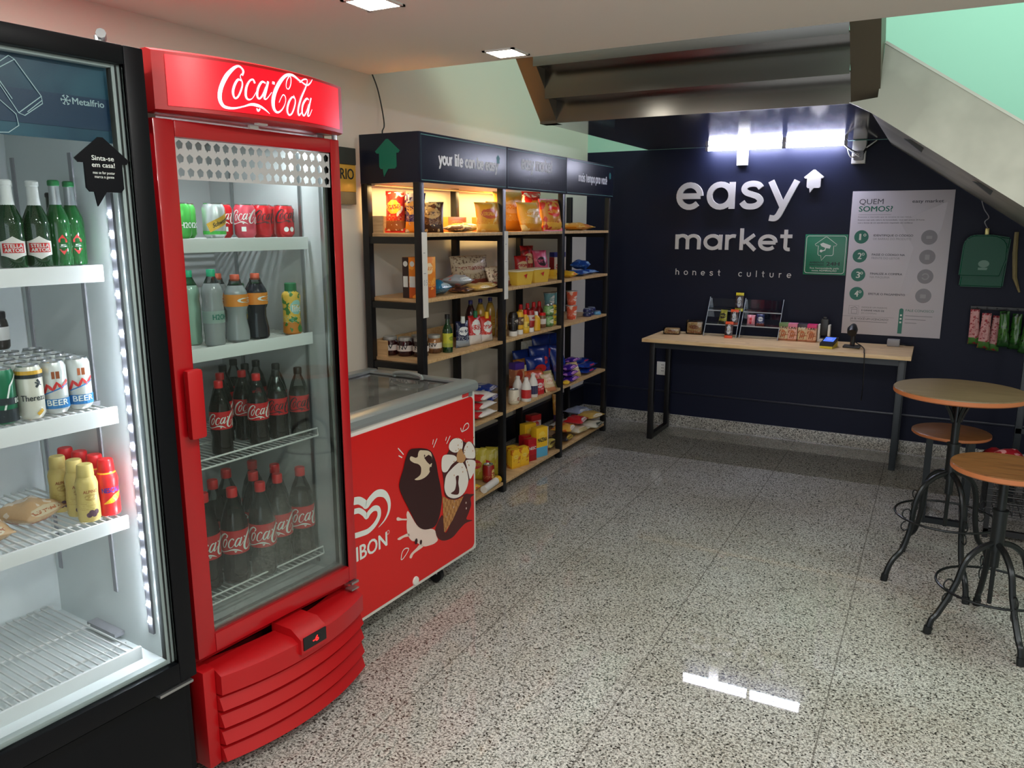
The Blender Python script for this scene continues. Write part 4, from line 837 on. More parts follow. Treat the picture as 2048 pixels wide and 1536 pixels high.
# ================================================================ INSIDE THE BLACK COOLER
G = 'beer bottles in the black cooler'
m_gbot = M('green_bottle_glass', (16, 52, 24), .08, spec=.8); m_foilw = M('white_foil', (220, 224, 222), .4); m_foils = M('silver_foil', (176, 182, 184), .3, .6); m_foilg = M('green_foil', (22, 110, 56), .4); m_gb2 = M('bright_green_bottle_glass', (18, 82, 34), .08, spec=.8)
def beer(label, mat, foil, topm, h, r, labm, words, wm):
    t = thing('beer_bottle', label, 'bottle', group=G); b = MB()
    b.lathe([(0, 0), (r * .94, 0), (r, .006), (r, h * .50), (r * .93, h * .57), (r * .50, h * .72), (r * .44, h * .78)], mat, 22); b.build('bottle_body', t)
    b = MB(); b.lathe([(r * .52, h * .71), (r * .46, h * .80), (r * .44, h * .93, topm), (r * .50, h * .94, topm), (r * .50, h * .985, topm), (r * .4, h, topm), (0, h, topm)], foil, 18); b.build('neck_foil', t)
    if labm:
        b = MB(); f = cyl(r + .0008); n = 10
        cols = [(-.030 + .06 * k / n) for k in range(n + 1)]; low = [.018 + .010 * abs(math.cos(k / n * PI)) for k in range(n + 1)]; hi = [.072 - .012 * abs(math.cos(k / n * PI)) for k in range(n + 1)]
        b.add([f(x, z) for x, z in zip(cols, low)] + [f(x, z) for x, z in zip(cols, hi)], [(k, k + 1, n + 2 + k, n + 1 + k) for k in range(n)], labm); lb = b.build('label', t)
        b = MB(); f2 = cyl(r + .0014); m_lr = M('label_red', (196, 40, 40), .4)
        b.add([f2(x, z) for x in cols[1:-1] for z in (.034, .056)], [(2 * k, 2 * k + 2, 2 * k + 3, 2 * k + 1) for k in range(n - 2)], m_lr)
        for k, wd in enumerate(words): text(b, wd, 0, .046 - k * .010, .008, m_wp, 0, .040, 'C', bold=.02, warp=cyl(r + .002))
        b.build('lettering', lb, flatshade=True)
    elif words:
        b = MB(); f = cyl(r + .001)
        b.flat([(0, .075), (.010, .062), (.010, .056), (-.010, .056), (-.010, .062)], M('label_red'), warp=f); b.flat([(.010, .040), (-.010, .040), (0, .026)], M('label_red'), warp=f); text(b, words[0], 0, .045, .006, m_wp, 0, .014, 'C', bold=.02, warp=f); b.build('emblem', t, flatshade=True)
    return t
M('label_red', (196, 40, 40), .4)
for (u, d, k, lab) in [(.470, .20, 0, 'white-foiled green beer bottle, leftmost visible, on the top cooler shelf'), (.502, .265, 0, 'white-foiled green beer bottle behind, between the two front ones'), (.532, .20, 0, 'white-foiled green beer bottle with red and white label, second in front'), (.590, .21, 1, 'green-capped beer bottle with red emblem, left of the pair'), (.622, .225, 1, 'green-capped beer bottle, right of the pair on the top shelf'), (.628, .31, 2, 'darker beer bottle standing behind the green-capped pair')]:
    q = beer(lab, (m_gbot, m_gb2, m_gbot)[k], (m_foilw, m_foils, m_gbot)[k], (m_foilw, m_foilg, m_blkcap)[k], (.200, .204, .178)[k], .0285 if k == 0 else .0265, M('white_label', (222, 220, 214), .45) if k == 0 else None, [('STELLA', 'ARTOIS'), ('5',), None][k], m_wp)
    put(q, BLK, u, d, 1.5225, -.35 if k == 0 else -.2)
G = 'beer cans in the black cooler'
m_c1 = M('white_can_print', (222, 220, 206), .3, .2); m_c2 = M('silver_white_can_print', (206, 210, 206), .28, .3); m_c3 = M('green_can_print_dark', (14, 110, 74), .3, .2); m_cb = M('blue_can_print', (40, 116, 176), .35)
def d_t(b, R, h):
    b.lathe([(R, .108), (R, .118)], m_gold2, 24); b.lathe([(R + .0002, .100), (R + .0002, .109)], m_dk, 24); text(b, 'Thereza', 0, .046, .014, m_dk, 0, .056, 'C', bold=.01, warp=cyl(R + .001)); b.stroke([(.008, .078), (.018, .088), (.012, .096)], m_dk, w=.006, warp=cyl(R)); b.stroke([(.006, .090), (.022, .082)], m_dk, w=.003, warp=cyl(R)); b.stroke([(.006, .012), (.020, .022)], m_gold2, w=.008, warp=cyl(R))
def d_bl(b, R, h):
    b.lathe([(R, .014), (R, .038)], m_cb, 24); text(b, 'BEER', 0, .022, .014, m_wp, 0, .05, 'C', bold=.02, warp=cyl(R + .001)); b.stroke([(-.03, .052), (-.02, .074), (-.008, .060), (.002, .078), (.012, .064), (.030, .082)], M('label_red'), w=.007, warp=cyl(R)); b.flat([(-.008, .088), (.010, .088), (.010, .106), (-.008, .106)], M('brown_print', (150, 78, 40), .4), warp=cyl(R)); b.stroke([(-.03, .050), (.03, .072)], m_cb, w=.003, warp=cyl(R))
def d_g(b, R, h): b.stroke([(-.02, .02), (.0, .09), (.02, .115)], m_wp, w=.004, warp=cyl(R)); b.stroke([(-.03, .054), (.03, .054)], m_dk, w=.016, warp=cyl(R)); text(b, 'BE', .008, .048, .011, m_wp, 0, .018, 'L', bold=.02, warp=cyl(R + .001)); b.stroke([(-.03, .02), (.03, .02)], m_dk, w=.03, warp=cyl(R))
first = [(.403, .19, m_c3, d_g, 'green beer can cut by the left edge of the picture', 0.2), (.463, .185, m_c1, d_t, 'white beer can with black lettering and gold top band', -.25), (.526, .195, m_c2, d_bl, 'silver beer can with blue band and red script, second from the right in front', -.35), (.586, .195, m_c2, d_bl, 'silver beer can with blue band and red script, rightmost in front', -.25)]
for (u, d, m, dc_, lab, r_) in first: put(can('beer_can', lab, 'can', G, .130, .0285, m, dc_), BLK, u, d, 1.1635, r_)
proto = None
for j in range(1, 5):
    for i in range(4):
        u = .403 + i * .061 + .004 * j; d = .19 + j * .062
        if proto is None: proto = can('beer_can', 'silver beer can in the rows behind the front four cans', 'can', G, .130, .0285, m_c2, None); q = proto
        else: q = dup(proto)
        put(q, BLK, u, d, 1.1635, random.uniform(-3, 3))
t = jar('dark_jar', 'small dark jar with pale label standing behind the cans at the left', 'jar', None, .10, .03, M('dark_glass', (50, 46, 42), .15), m_blkcap, M('white_label', (222, 220, 214), .45)); put(t, BLK, .62, .53, 1.1635)
t.location = BLK.at(.545, .50, 1.294); 
G = 'drink bottles in the black cooler'
m_yog = M('cream_yellow_bottle', (206, 184, 108), .4); m_yb2 = PK((206, 184, 108), (178, 150, 80), (206, 184, 108), None, .4, .52, (.28, .07), .0); m_purp = M('plum_print', (88, 60, 74), .5); m_redy = M('red_sleeve', (214, 34, 34), .35); m_blu = M('blue_print', (34, 44, 150), .4); m_yl = M('yellow_print', (240, 186, 40), .4)
def yog(label, red):
    t = thing('milk_drink_bottle', label, 'bottle', group=G); b = MB(); r = .027; mm = m_redy if red else m_yb2
    b.lathe([(0, 0), (r * .92, 0), (r, .006), (r * 1.0, .04), (r * .93, .07), (r, .098), (r * .86, .112), (r * .66, .120), (r * .66, .126)], mm, 20); b.build('bottle_body', t)
    b = MB(); b.lathe([(0, .118), (r * .74, .118), (r * .76, .122), (r * .70, .147), (r * .62, .150), (0, .150)], m_redcap if red else m_yog, 18); b.build('cap', t)
    b = MB(); f = cyl(r + .001)
    if red:
        b.stroke([(-.02, .034, .002), (.0, .042, .014), (.014, .052, .016), (.026, .062, .002)], m_yl, warp=f); text(b, 'NESCAU', 0, .064, .013, m_blu, 0, .046, 'C', bold=.04, warp=cyl(r + .0018)); b.lathe([(r * .90, .108), (r * .80, .116)], m_yl, 20)
    else:
        for k in range(4): b.flat(arc(-.008 + k * .006, .020 + (k % 2) * .006, .007, .007, 0, 360, 10)[:-1], m_purp, warp=f)
        text(b, 'ALPINO', .0, .078, .008, M('brown_print'), 0, .036, 'C', bold=.01, warp=cyl(r + .0018))
    b.build('printing', t, flatshade=True); return t
for j, ds in enumerate((.185, .25, .315, .38)):
    if j < 3: put(yog(('yellow milk drink bottle, front one of three, beside the red bottle', 'yellow milk drink bottle, middle one of three', 'yellow milk drink bottle, rearmost of three')[j], False), BLK, .571, ds, .8685, -.2)
    put(yog(('red and yellow milk drink bottle at the front right of the third shelf', 'red-capped milk drink bottle second in its row, behind the front red one', 'red-capped milk drink bottle third in its row', 'red-capped milk drink bottle last in its row, farthest back')[j], True), BLK, .626, ds, .8685, -.25)
m_sand = PK((196, 160, 120), (206, 190, 160), (170, 110, 80), (216, 200, 180), .25)
for (u, d, z, r_, lab, w, h) in [(.455, .25, .8685, .35, 'wrapped sandwich pack at the right of the third cooler shelf', .13, .12), (.375, .22, .8685, -.2, 'wrapped sandwich pack lying flat, cut by the left edge', .14, .12), (.445, .36, .8685, .9, 'wrapped sandwich pack lying behind the front packs', .12, .11)]:
    q = bag('sandwich_pack', lab, 'sandwich', 'sandwich packs in the black cooler', w, h, .055, m_sand, int(u * 100), lie=True); put(q, BLK, u, d, z, r_)

# ================================================================ SHELF RACK
m_frame = M('black_powder_coat', (14, 15, 18), .4); m_pine = wood('pine_board', (206, 172, 124), (186, 148, 100), 0, 5, .5); m_hdr = M('navy_header_board', (22, 26, 42), .36, spec=.35); m_hg = M('house_green', (12, 112, 88), .45); m_line = M('teal_edge_line', (86, 140, 136), .5)
Y0, Y1, Y2, Y3 = 3.245, 4.075, 4.905, 5.745
XF, XB = -2.235, -2.59
t = thing('shelf_rack', 'long black metal shelf rack with wooden shelves and navy header boards', 'shelf rack', (XF, Y0, 0))
def sp(b, name, par=None):
    o = b.build(name, par or t)
    if par is None: o.matrix_parent_inverse = Matrix.Translation((-XF, -Y0, 0))
    return o
p = .019
for y in (Y0, Y1, Y2, Y3):
    for x in (XF - p, XB + p):
        b = MB(); b.box(x - p, y - p, 0, x + p, y + p, 1.83, m_frame, .002); sp(b, 'post')
LV = (1.58, 1.255, .945, .51, .066)
for z in LV:
    for ya, yb in ((Y0, Y1), (Y1, Y2), (Y2, Y3)):
        b = MB(); b.box(XB + .005, ya + p * .6, z - .018, XF - .002, yb - p * .6, z, m_pine, .0015); sp(b, 'shelf_board')
    b = MB()
    for y in (Y0, Y1, Y2, Y3): b.box(XB + p, y - .012, z - .052, XF - p, y + .012, z - .019, m_frame)
    b.box(XB + p, Y0, z - .045, XB + .045, Y3, z - .019, m_frame); sp(b, 'support_rails')
for z in (1.58, .945):
    b = MB(); b.box(XB + .010, Y0 + .04, z, XB + .020, Y1 - .04, z + .085, m_pine); sp(b, 'rear_lip')
    b = MB(); b.box(XB + .02, Y0 + .02, z, XB + .10, Y0 + .030, z + .085, m_pine); sp(b, 'end_lip')
b = MB(); b.box(XB, Y0 - .021, 1.822, XF, Y0 - .005, 2.058, m_hdr, .001); e = sp(b, 'end_header')
b = MB(); b.prism(house((XB + XF) / 2 - .005, 1.885, .148), Y0 - .0235, Y0 - .0205, m_hg); o = b.build('house_symbol', e, flatshade=True)
for k, (ya, yb, wd, xh, wl_, zz) in enumerate([(Y0 - .018, Y1 + .02, 'your life can be easy', .042, .60, 1.915), (Y1 + .024, Y2 + .022, 'easy market', .056, .43, 1.945), (Y2 + .026, Y3 + .045, 'mais tempo pra você', .040, .53, 1.915)]):
    b = MB(); b.box(XF - .012, ya, 1.822, XF + .004, yb, 2.058, m_hdr, .001); hb = sp(b, 'header_board')
    b = MB(); w = yb - ya; b.stroke([(.012, .012), (w - .012, .012), (w - .012, .224), (.012, .224)], m_line, 0, .0035, closed=True)
    mm = M('header_lettering', (228, 228, 232), .5)
    letters(b, wd, (w - wl_) / 2 + (.03 if k != 1 else -.02), zz - 1.822, xh, .0125 if k != 1 else .015, mm, 0, width=wl_)
    if k == 1: letters(b, 'honest culture', (w - .30) / 2, .052, .014, .0022, M('faint_lettering', (110, 112, 126), .5), 0, width=.30, track=.7)
    if k != 1: b.flat(house(w - (.10 if k == 0 else .075), .135, .048), M('teal_symbol', (40, 120, 124), .5), 0)
    o = b.build('lettering', hb, flatshade=True); o.rotation_euler.z = PI / 2; o.location = (XF + .0048, ya, 1.822)
b = MB(); b.box(XB + .03, Y0 + .03, 1.815, XB + .05, 4.85, 1.825, M('warm_strip_housing', (250, 225, 180), .5)); sp(b, 'led_strip')
m_tag = M('price_strip_paper', (224, 222, 216), .5)
for ya, z0, z1 in ((Y0 - .012, 1.165, 1.585), (Y1 - .004, 1.19, 1.585)):
    b = MB(); b.box(XF + .0008, ya, z0, XF + .003, ya + .044, z1, m_tag); ps = sp(b, 'price_strip')
    b = MB(); text(b, '0 5', 0, 0, .028, m_gy, 0, .03) if ya < 3.3 else None; b.stroke([(.0, .06), (.02, .06)], m_gy, 0, .003); b.stroke([(.0, .16), (.016, .16)], m_gy, 0, .003)
    o = b.build('printing', ps, flatshade=True); o.rotation_euler.z = PI / 2; o.location = (XF + .0036, ya + .008, z0 + .16)
area('shelf_warm_led_near', (-2.50, 3.67, 1.818), .03, 3.6, (1.0, .66, .26), (0, 0, 0), .78)
area('shelf_warm_led_middle', (-2.50, 4.48, 1.818), .03, 3.2, (1.0, .66, .26), (0, 0, 0), .72)

# ================================================================ GOODS ON THE RACK  (u = distance along the rack, d = depth from its front)
def on(o, u, d, z, rot=0.0, dz=.0008):
    if u >= 3.57: u = min(u * (1 + (d + .015) / 2.235), 5.64)
    return put(o, SH, u, d, z + dz, rot)
A, B_, C_, D_, E_ = LV
CAM = -PI / 2          # turn a pack so that its front looks along the rack towards the doorway
# --- top shelf
G = 'snack bags on the top shelf'
pk_red = PK((208, 44, 36), (232, 190, 60), (150, 90, 50), (236, 220, 200), .3, noise=26); pk_pur = PK((52, 26, 92), (226, 170, 90), (220, 140, 40), (200, 190, 196), .3, noise=22); pk_dpur = PK((40, 24, 74), (230, 200, 120), (60, 30, 60), (170, 140, 120), .3, noise=24)
pk_or = PK((232, 160, 44), (206, 96, 60), (236, 176, 70), (244, 206, 130), .35); pk_yo = PK((240, 176, 64), (246, 208, 150), (234, 156, 40), (250, 214, 140), .35, noise=9); pk_gold = PK((214, 150, 60), (230, 60, 40), (240, 180, 70), (200, 60, 40), .3, noise=20); pk_grn = PK((190, 180, 60), (230, 226, 200), (214, 204, 140), (150, 150, 40), .3); pk_brn = PK((90, 54, 34), (200, 160, 100), (60, 36, 26), (214, 190, 140), .35, noise=30)
m_seal = M('seal_orange', (236, 150, 50), .4); m_redseal = M('seal_red', (214, 30, 26), .4)
for (u, d, w, h, th, pk, rot, tl, sd, lab) in [
    (3.38, .300, .11, .205, .06, pk_red, CAM + .25, .10, 1, 'red snack bag standing at the left end of the top shelf'), (3.43, .215, .115, .200, .06, pk_dpur, CAM + .2, .12, 2, 'dark purple snack bag next to the red bag on the top shelf'), (3.36, .145, .11, .200, .06, pk_pur, CAM + .15, .12, 3, 'purple and orange snack bag at the front corner of the top shelf'), (3.47, .115, .12, .165, .06, pk_brn, CAM + .5, .30, 4, 'dark brown snack bag leaning just right of the corner post, top shelf'),
    (3.86, .05, .19, .165, .06, pk_or, -.25, .12, 5, 'orange snack bag with reddish emblem left of the second post, top shelf'), (4.00, .14, .17, .18, .05, pk_or, -.2, .12, 15, 'orange snack bag half hidden behind the second post, top shelf'),
    (4.24, .11, .26, .245, .09, pk_yo, -.3, .12, 6, 'large yellow snack bag, tallest in the middle bay of the top shelf'), (4.43, .03, .24, .185, .09, pk_yo, -.1, .25, 7, 'large yellow snack bag leaning in front of the tall one'), (4.33, .24, .2, .22, .07, pk_or, .0, .1, 17, 'orange snack bag behind the two large yellow bags'),
    (4.55, .11, .2, .25, .07, pk_red, -.2, .10, 8, 'red snack bag towards the right of the middle bay, top shelf'), (4.68, .04, .21, .20, .09, pk_gold, -.2, .20, 9, 'gold and red snack bag leaning beside the third post, top shelf')]:
    on(bag('snack_bag', lab, 'snack', G, w, h, th, pk, sd, tilt=tl, seal=m_redseal if pk in (pk_red, pk_gold) else None), u, d, A, rot)
for (u, d, w, h, th, pk, rot, sd, lab) in [(3.66, .05, .15, .13, .035, pk_brn, .2, 11, 'small brown bag lying flat on the top shelf, left of the yellow green one'), (3.80, .05, .16, .14, .045, pk_grn, -.3, 12, 'yellow green bag lying flat on the top shelf'), (4.66, .04, .13, .13, .035, pk_or, .1, 13, 'small orange pack lying flat in front of the red bag, top shelf'), (4.79, .03, .13, .12, .04, pk_yo, -.2, 14, 'small yellow pack lying flat by the third post, top shelf'), (5.30, .08, .22, .2, .05, pk_or, .15, 16, 'orange bag lying alone in the far bay of the top shelf'), (5.45, .14, .2, .18, .04, pk_yo, -.1, 18, 'pale yellow bag lying at the far right of the top shelf')]:
    on(bag('snack_bag', lab, 'snack', G, w, h, th, pk, sd, lie=True), u, d, A, rot)
for (u, lab) in ((3.60, 'low orange box standing behind the flat bags, left one'), (3.86, 'low orange box standing behind the flat bags, right one')):
    on(carton('snack_box', lab, 'box', 'low orange boxes on the top shelf', .20, .05, .085, PK((222, 150, 66), (236, 190, 120), (206, 110, 50))), u, .20, A)
# --- second shelf
G = 'goods on the second shelf'
pk_obox = PK((236, 136, 22), (250, 220, 170), (200, 90, 20), (252, 170, 60), .4, .72, (.3, .14), noise=14)
t_ = carton('cereal_box', 'tall orange box behind the corner post on the second shelf', 'box', None, .118, .122, .205, pk_obox); on(t_, 3.345, .035, B_, 0)
b = MB(); b.box(-.0594, .084, .0005, .0594, .1225, .2045, M('dark_brown_side', (48, 26, 22), .4)); b.build('dark_side_panel', t_)
b = MB(); b.flat(arc(-.062, .172, .014, .014, 0, 360, 16)[:-1], m_wp, -.0602); b.flat(arc(-.103, .172, .014, .014, 0, 360, 16)[:-1], m_wp, -.0602); b.flat([(-.08, .055), (-.045, .055), (-.045, .11), (-.08, .11)], m_wp, -.0602); b.flat([(-.118, .055), (-.09, .055), (-.09, .11), (-.118, .11)], m_wp, -.0602); o = b.build('end_printing', t_); o.rotation_euler.z = -PI / 2
pk_blu = PK((26, 104, 142), (180, 200, 206), (20, 84, 120), (60, 140, 170), .3); pk_gry = PK((160, 166, 172), (210, 214, 214), (130, 140, 150), (190, 120, 110), .3); pk_cho = PK((60, 32, 28), (180, 140, 90), (50, 26, 24), (140, 90, 60), .3, noise=30); pk_yel = PK((216, 176, 90), (236, 220, 170), (190, 140, 60), (220, 190, 130), .35); pk_pop = PK((196, 178, 150), (210, 192, 166), (150, 70, 56), (120, 92, 72), .4, noise=70); pk_pink = PK((222, 92, 128), (60, 36, 44), (206, 70, 110), (230, 140, 160), .35); pk_rchoc = PK((178, 30, 36), (226, 196, 150), (150, 20, 28), (120, 18, 24), .35); pk_yb = PK((234, 188, 50), (200, 70, 40), (238, 200, 80), None, .4, .55, (.2, .12)); pk_bb = PK((24, 70, 150), (150, 190, 220), (20, 56, 124), (60, 120, 200), .3)
for (u, d, w, h, th, pk, rot, sd, lab) in [(3.50, .03, .15, .14, .07, pk_blu, .1, 21, 'blue packet stack lying right of the tall orange box'), (3.63, .02, .14, .13, .055, pk_gry, -.1, 22, 'grey packet lying on the second shelf, right of the blue one'), (3.74, .01, .12, .12, .03, pk_cho, .2, 23, 'dark brown packet lying on the second shelf'), (3.86, .02, .16, .14, .035, pk_yel, 0, 24, 'tan packet lying in front of the popcorn bag'), (3.96, .03, .14, .13, .03, pk_yel, .3, 25, 'tan packet lying left of the second post, second shelf'), (3.68, .16, .16, .14, .05, pk_gry, .5, 28, 'crinkled grey packet lying behind the front packets'), (5.07, .02, .11, .12, .04, pk_yb, 0, 26, 'yellow packet lying just right of the third post, second shelf'), (5.25, .03, .17, .15, .035, pk_bb, .1, 27, 'blue packet lying in the far bay of the second shelf'), (5.41, .05, .16, .14, .03, pk_bb, -.1, 29, 'blue packet lying at the far right of the second shelf'), (5.33, .09, .17, .14, .06, pk_bb, .3, 30, 'blue packet lying behind the two front blue packets')]:
    on(bag('snack_packet', lab, 'snack', G, w, h, th, pk, sd, lie=True), u, d, B_, rot)
for (u, d, w, h, th, pk, rot, tl, sd, lab) in [(3.74, .14, .30, .19, .08, pk_pop, -.3, .2, 31, 'speckled clear popcorn bag standing on the second shelf'), (3.90, .06, .22, .13, .08, pk_pop, -.1, .4, 36, 'speckled clear popcorn bag slumped in front of the standing one'), (4.30, .18, .11, .165, .05, pk_rchoc, -.5, .1, 32, 'dark red bag right of the second post, second shelf'), (4.38, .26, .12, .225, .05, pk_rchoc, -.4, .1, 33, 'taller dark red bag behind the first dark red one'), (4.50, .20, .12, .20, .045, pk_pink, -.5, .3, 34, 'pink bag leaning beside the dark red bags')]:
    on(bag('snack_bag', lab, 'snack', G, w, h, th, pk, sd, tilt=tl), u, d, B_, rot)
t_ = carton('milk_powder_box', 'red and white box with blue top, right of the middle bay, second shelf', 'box', G, .10, .06, .17, PK((214, 200, 180), (200, 60, 50), (200, 150, 110), None, .4, .4), top=M('navy_box_top', (36, 40, 120), .4)); on(t_, 4.84, .18, B_, -.5)
b = MB(); b.box(-.0512, 0, .001, -.0505, .06, .135, M('red_box_side', (176, 30, 34), .4)); b.build('side_panel', t_)
def tub(name, label, cat, group, w, d, h, mat, rim):
    t = thing(name, label, cat, group=group); b = MB(); a = .86
    vs = [(x * w / 2 * k, y, z) for k, z in ((a, 0), (1, h)) for x, y in ((-1, d * (1 - k) / 2), (1, d * (1 - k) / 2), (1, d - d * (1 - k) / 2), (-1, d - d * (1 - k) / 2))]
    b.add(vs, [(0, 1, 5, 4), (1, 2, 6, 5), (2, 3, 7, 6), (3, 0, 4, 7), (3, 2, 1, 0), (4, 5, 6, 7)], mat); b.build('tub', t, flatshade=True)
    b = MB(); b.box(-w / 2 - .003, -.003, h - .006, w / 2 + .003, d + .003, h + .002, rim, .002); b.build('rim', t)
    b = MB(); b.flat([(-.02, h * .68), (.02, h * .78), (.006, h * .42), (-.004, h * .58)], M('label_red'), -.003 + 0); b.build('emblem', t); return t
m_tubY = M('yellow_tub', (226, 186, 70), .35); m_tubR = M('cream_rim', (226, 214, 180), .4)
for (u, lab) in ((4.27, 'yellow noodle tub, left one of two at the front of the second shelf'), (4.55, 'yellow noodle tub, right one of two at the front of the second shelf')): on(tub('noodle_tub', lab, 'tub', 'yellow tubs on the second shelf', .18, .10, .088, m_tubY, m_tubR), u, .02, B_, -.12)
on(carton('biscuit_pack', 'low yellow pack beside the third post, second shelf', 'pack', G, .10, .06, .06, pk_yb), 4.79, .08, B_, -.2)
# --- third shelf
G = 'goods on the third shelf'
m_choc = M('dark_preserve_jar', (48, 16, 18), .1, spec=.7); m_lidw = M('pale_tin_lid', (196, 198, 194), .3, .5); m_jl = M('jar_label_white', (220, 212, 204), .45); m_nuts = PK((150, 104, 66), (190, 140, 90), (120, 80, 50), (90, 60, 40), .15)
for (y, x, m, lab) in ((3.335, -2.520, m_choc, 'dark preserve jar, first from the left on the third shelf'), (3.345, -2.432, m_choc, 'dark preserve jar, second from the left on the third shelf'), (3.365, -2.346, m_choc, 'dark preserve jar, third from the left, beside the corner post'), (3.455, -2.420, m_choc, 'dark preserve jar standing behind the second and third front jars'), (3.500, -2.355, m_nuts, 'brown jar with pale label right of the corner post, third shelf')):
    o = jar('preserve_jar', lab, 'jar', 'preserve jars on the third shelf', .098, .042 if m is m_choc else .040, m, m_lidw, m_jl, 'NV', (.28, .58)); on(o, y, -2.235 - x, C_, CAM + .35)
t_ = thing('oil_bottle', 'dark green olive oil bottle with yellow label on the third shelf', 'bottle', group=G); b = MB(); r, h = .028, .205
b.lathe([(0, 0), (r, 0), (r, h * .58), (r * .8, h * .66), (r * .42, h * .76), (r * .4, h * .9)], m_gbot, 18); b.build('bottle_body', t_); b = MB(); b.lathe([(r * .4, h * .88), (r * .48, h * .88), (r * .48, h), (0, h)], m_blkcap, 14); b.build('cap', t_); b = MB(); b.lathe([(r * 1.02, .03), (r * 1.02, .105)], PK((190, 190, 60), (120, 140, 40), (150, 160, 60)), 18); b.build('label', t_); on(t_, 3.545, .06, C_)
pk_may = PK((30, 36, 70), (220, 224, 226), (150, 160, 170), (110, 120, 140), .25); pk_ket = PK((190, 30, 34), (226, 226, 222), (214, 206, 200), None, .3, .6, (.34, .26), .34); pk_ket2 = PK((200, 50, 36), (226, 226, 222), (214, 206, 200), None, .3, .6, (.34, .22), .30)
def doy(label, pk, capm, w, h, sd):
    t = bag('sauce_pouch', label, 'pouch', G, w, h * .86, .045, pk, sd, tilt=.06, taper=.3); b = MB(); b.T = Matrix.Translation((0, .022, h * .85))
    b.lathe([(0, -.012), (.013, -.012), (.013, .0), (.011, .026), (0, .028)], capm, 14); b.build('cap', t); return t
on(doy('dark blue and silver sauce pouch right of the oil bottle', pk_may, m_wp, .11, .172, 41), 3.61, .06, C_, -.25)
on(doy('red sauce pouch with green cap on the third shelf', pk_ket, m_dgcap, .115, .195, 42), 3.745, .05, C_, -.2)
on(doy('red sauce pouch with yellow cap on the third shelf', pk_ket2, m_yl, .11, .175, 43), 3.87, .05, C_, -.2)
m_oil = M('cooking_oil', (196, 156, 62), .1, spec=.7); m_vin = M('dark_vinegar', (56, 26, 30), .1); m_bcap = M('navy_cap', (38, 36, 110), .4); m_oill = PK((214, 170, 70), (200, 120, 40), (230, 200, 120))
for (u, d, lq, cp, lab) in ((3.665, .20, m_vin, m_bcap, 'dark vinegar bottle with navy cap, left one in the back row of the third shelf'), (3.77, .20, m_oil, m_bcap, 'cooking oil bottle with navy cap behind the red pouch with green cap'), (3.88, .19, m_oil, m_bcap, 'cooking oil bottle with navy cap behind the red pouch with yellow cap'), (4.01, .09, m_oil, m_blkcap, 'cooking oil bottle with dark cap just left of the second post, third shelf')):
    on(pet('oil_bottle', lab, 'bottle', G, .235, .032, lq, cp, m_oill, labz=(.2, .5), fill=.86), u, d, C_)
m_sblk = M('black_sauce', (22, 16, 18), .25); m_must = M('mustard_yellow', (222, 170, 40), .35); m_ketch = M('ketchup_red', (150, 26, 24), .3); m_wcap = M('white_cap', (228, 226, 220), .4)
for (u, d, h, r, m, c, lm, inv, lab) in [(4.155, .05, .150, .032, m_sblk, m_wcap, PK((40, 36, 36), (210, 200, 190), (30, 26, 26)), True, 'black sauce bottle standing on its white cap right of the second post'), (4.238, .05, .145, .027, m_must, m_wcap, PK((90, 60, 40), (220, 200, 150), (90, 60, 40)), True, 'yellow mustard bottle with dark label beside the black sauce bottle'), (4.312, .05, .148, .028, m_must, m_redcap, PK((230, 200, 90), (60, 60, 60), (230, 190, 60)), False, 'yellow mustard bottle with red cap, third shelf'), (4.385, .04, .145, .028, m_ketch, m_wcap, PK((190, 180, 176), (150, 30, 30), (160, 30, 30)), True, 'dark red sauce bottle standing on its white cap'), (4.462, .04, .125, .030, m_must, m_wcap, None, False, 'bright yellow sauce bottle with white cap, third shelf'),
    (4.255, .15, .165, .028, m_must, m_redcap, None, False, 'red-capped sauce bottle, first in the back row of the third shelf'), (4.345, .15, .165, .028, m_ketch, m_redcap, None, False, 'red-capped sauce bottle, second in the back row of the third shelf'), (4.43, .15, .165, .028, m_ketch, m_redcap, None, False, 'red-capped sauce bottle, third in the back row of the third shelf'), (4.51, .14, .165, .028, m_ketch, m_redcap, None, False, 'red-capped sauce bottle, fourth in the back row, before the cans')]:
    on(squeeze('sauce_bottle', lab, 'bottle', 'sauce bottles on the third shelf', h, r, m, c, lm, inv), u, d, C_)
on(jar('spice_jar', 'brown jar with dark lid left of the green can stack', 'jar', G, .10, .026, M('brown_powder', (120, 82, 56), .3), m_redcap, m_jl), 4.555, .07, C_)
pk_gc = PK((120, 160, 96), (226, 226, 200), (90, 130, 70), (60, 100, 50), .3, .55, (.4, .2), noise=40); pk_yc = PK((226, 186, 50), (90, 110, 60), (230, 200, 80), (240, 220, 140), .3); pk_bc = PK((120, 170, 176), (230, 230, 226), (90, 150, 170), None, .4, .55, (.4, .3), .15); pk_rc = PK((222, 96, 66), (238, 226, 214), (214, 80, 50), (240, 200, 180), .4, .5, (.36, .2), .2)
for (u, d, k, pk, lab) in ((4.645, .06, 0, pk_gc, 'green food can, lower one of the stack beside the yellow cans'), (4.645, .06, 1, pk_gc, 'green food can, upper one of the stack beside the yellow cans'), (4.74, .06, 0, pk_yc, 'yellow food can, lower one of the stack by the third post'), (4.74, .06, 1, pk_yc, 'yellow food can, upper one of the stack by the third post')):
    on(can('food_can', lab, 'can', 'food cans on the third shelf', .072, .036, pk), u, d, C_ + k * .0725)
def cup(label, pk, h, r, lidm):
    t = thing('noodle_cup', label, 'cup', group='noodle cups on the third shelf'); b = MB(); b.lathe([(0, 0), (r * .76, 0), (r * .97, h * .96)], pk, 20); b.build('cup_body', t); b = MB(); b.lathe([(r * .97, h * .95), (r * 1.05, h * .96), (r * 1.04, h * .99), (r, h), (0, h)], lidm, 20); b.build('lid', t); return t
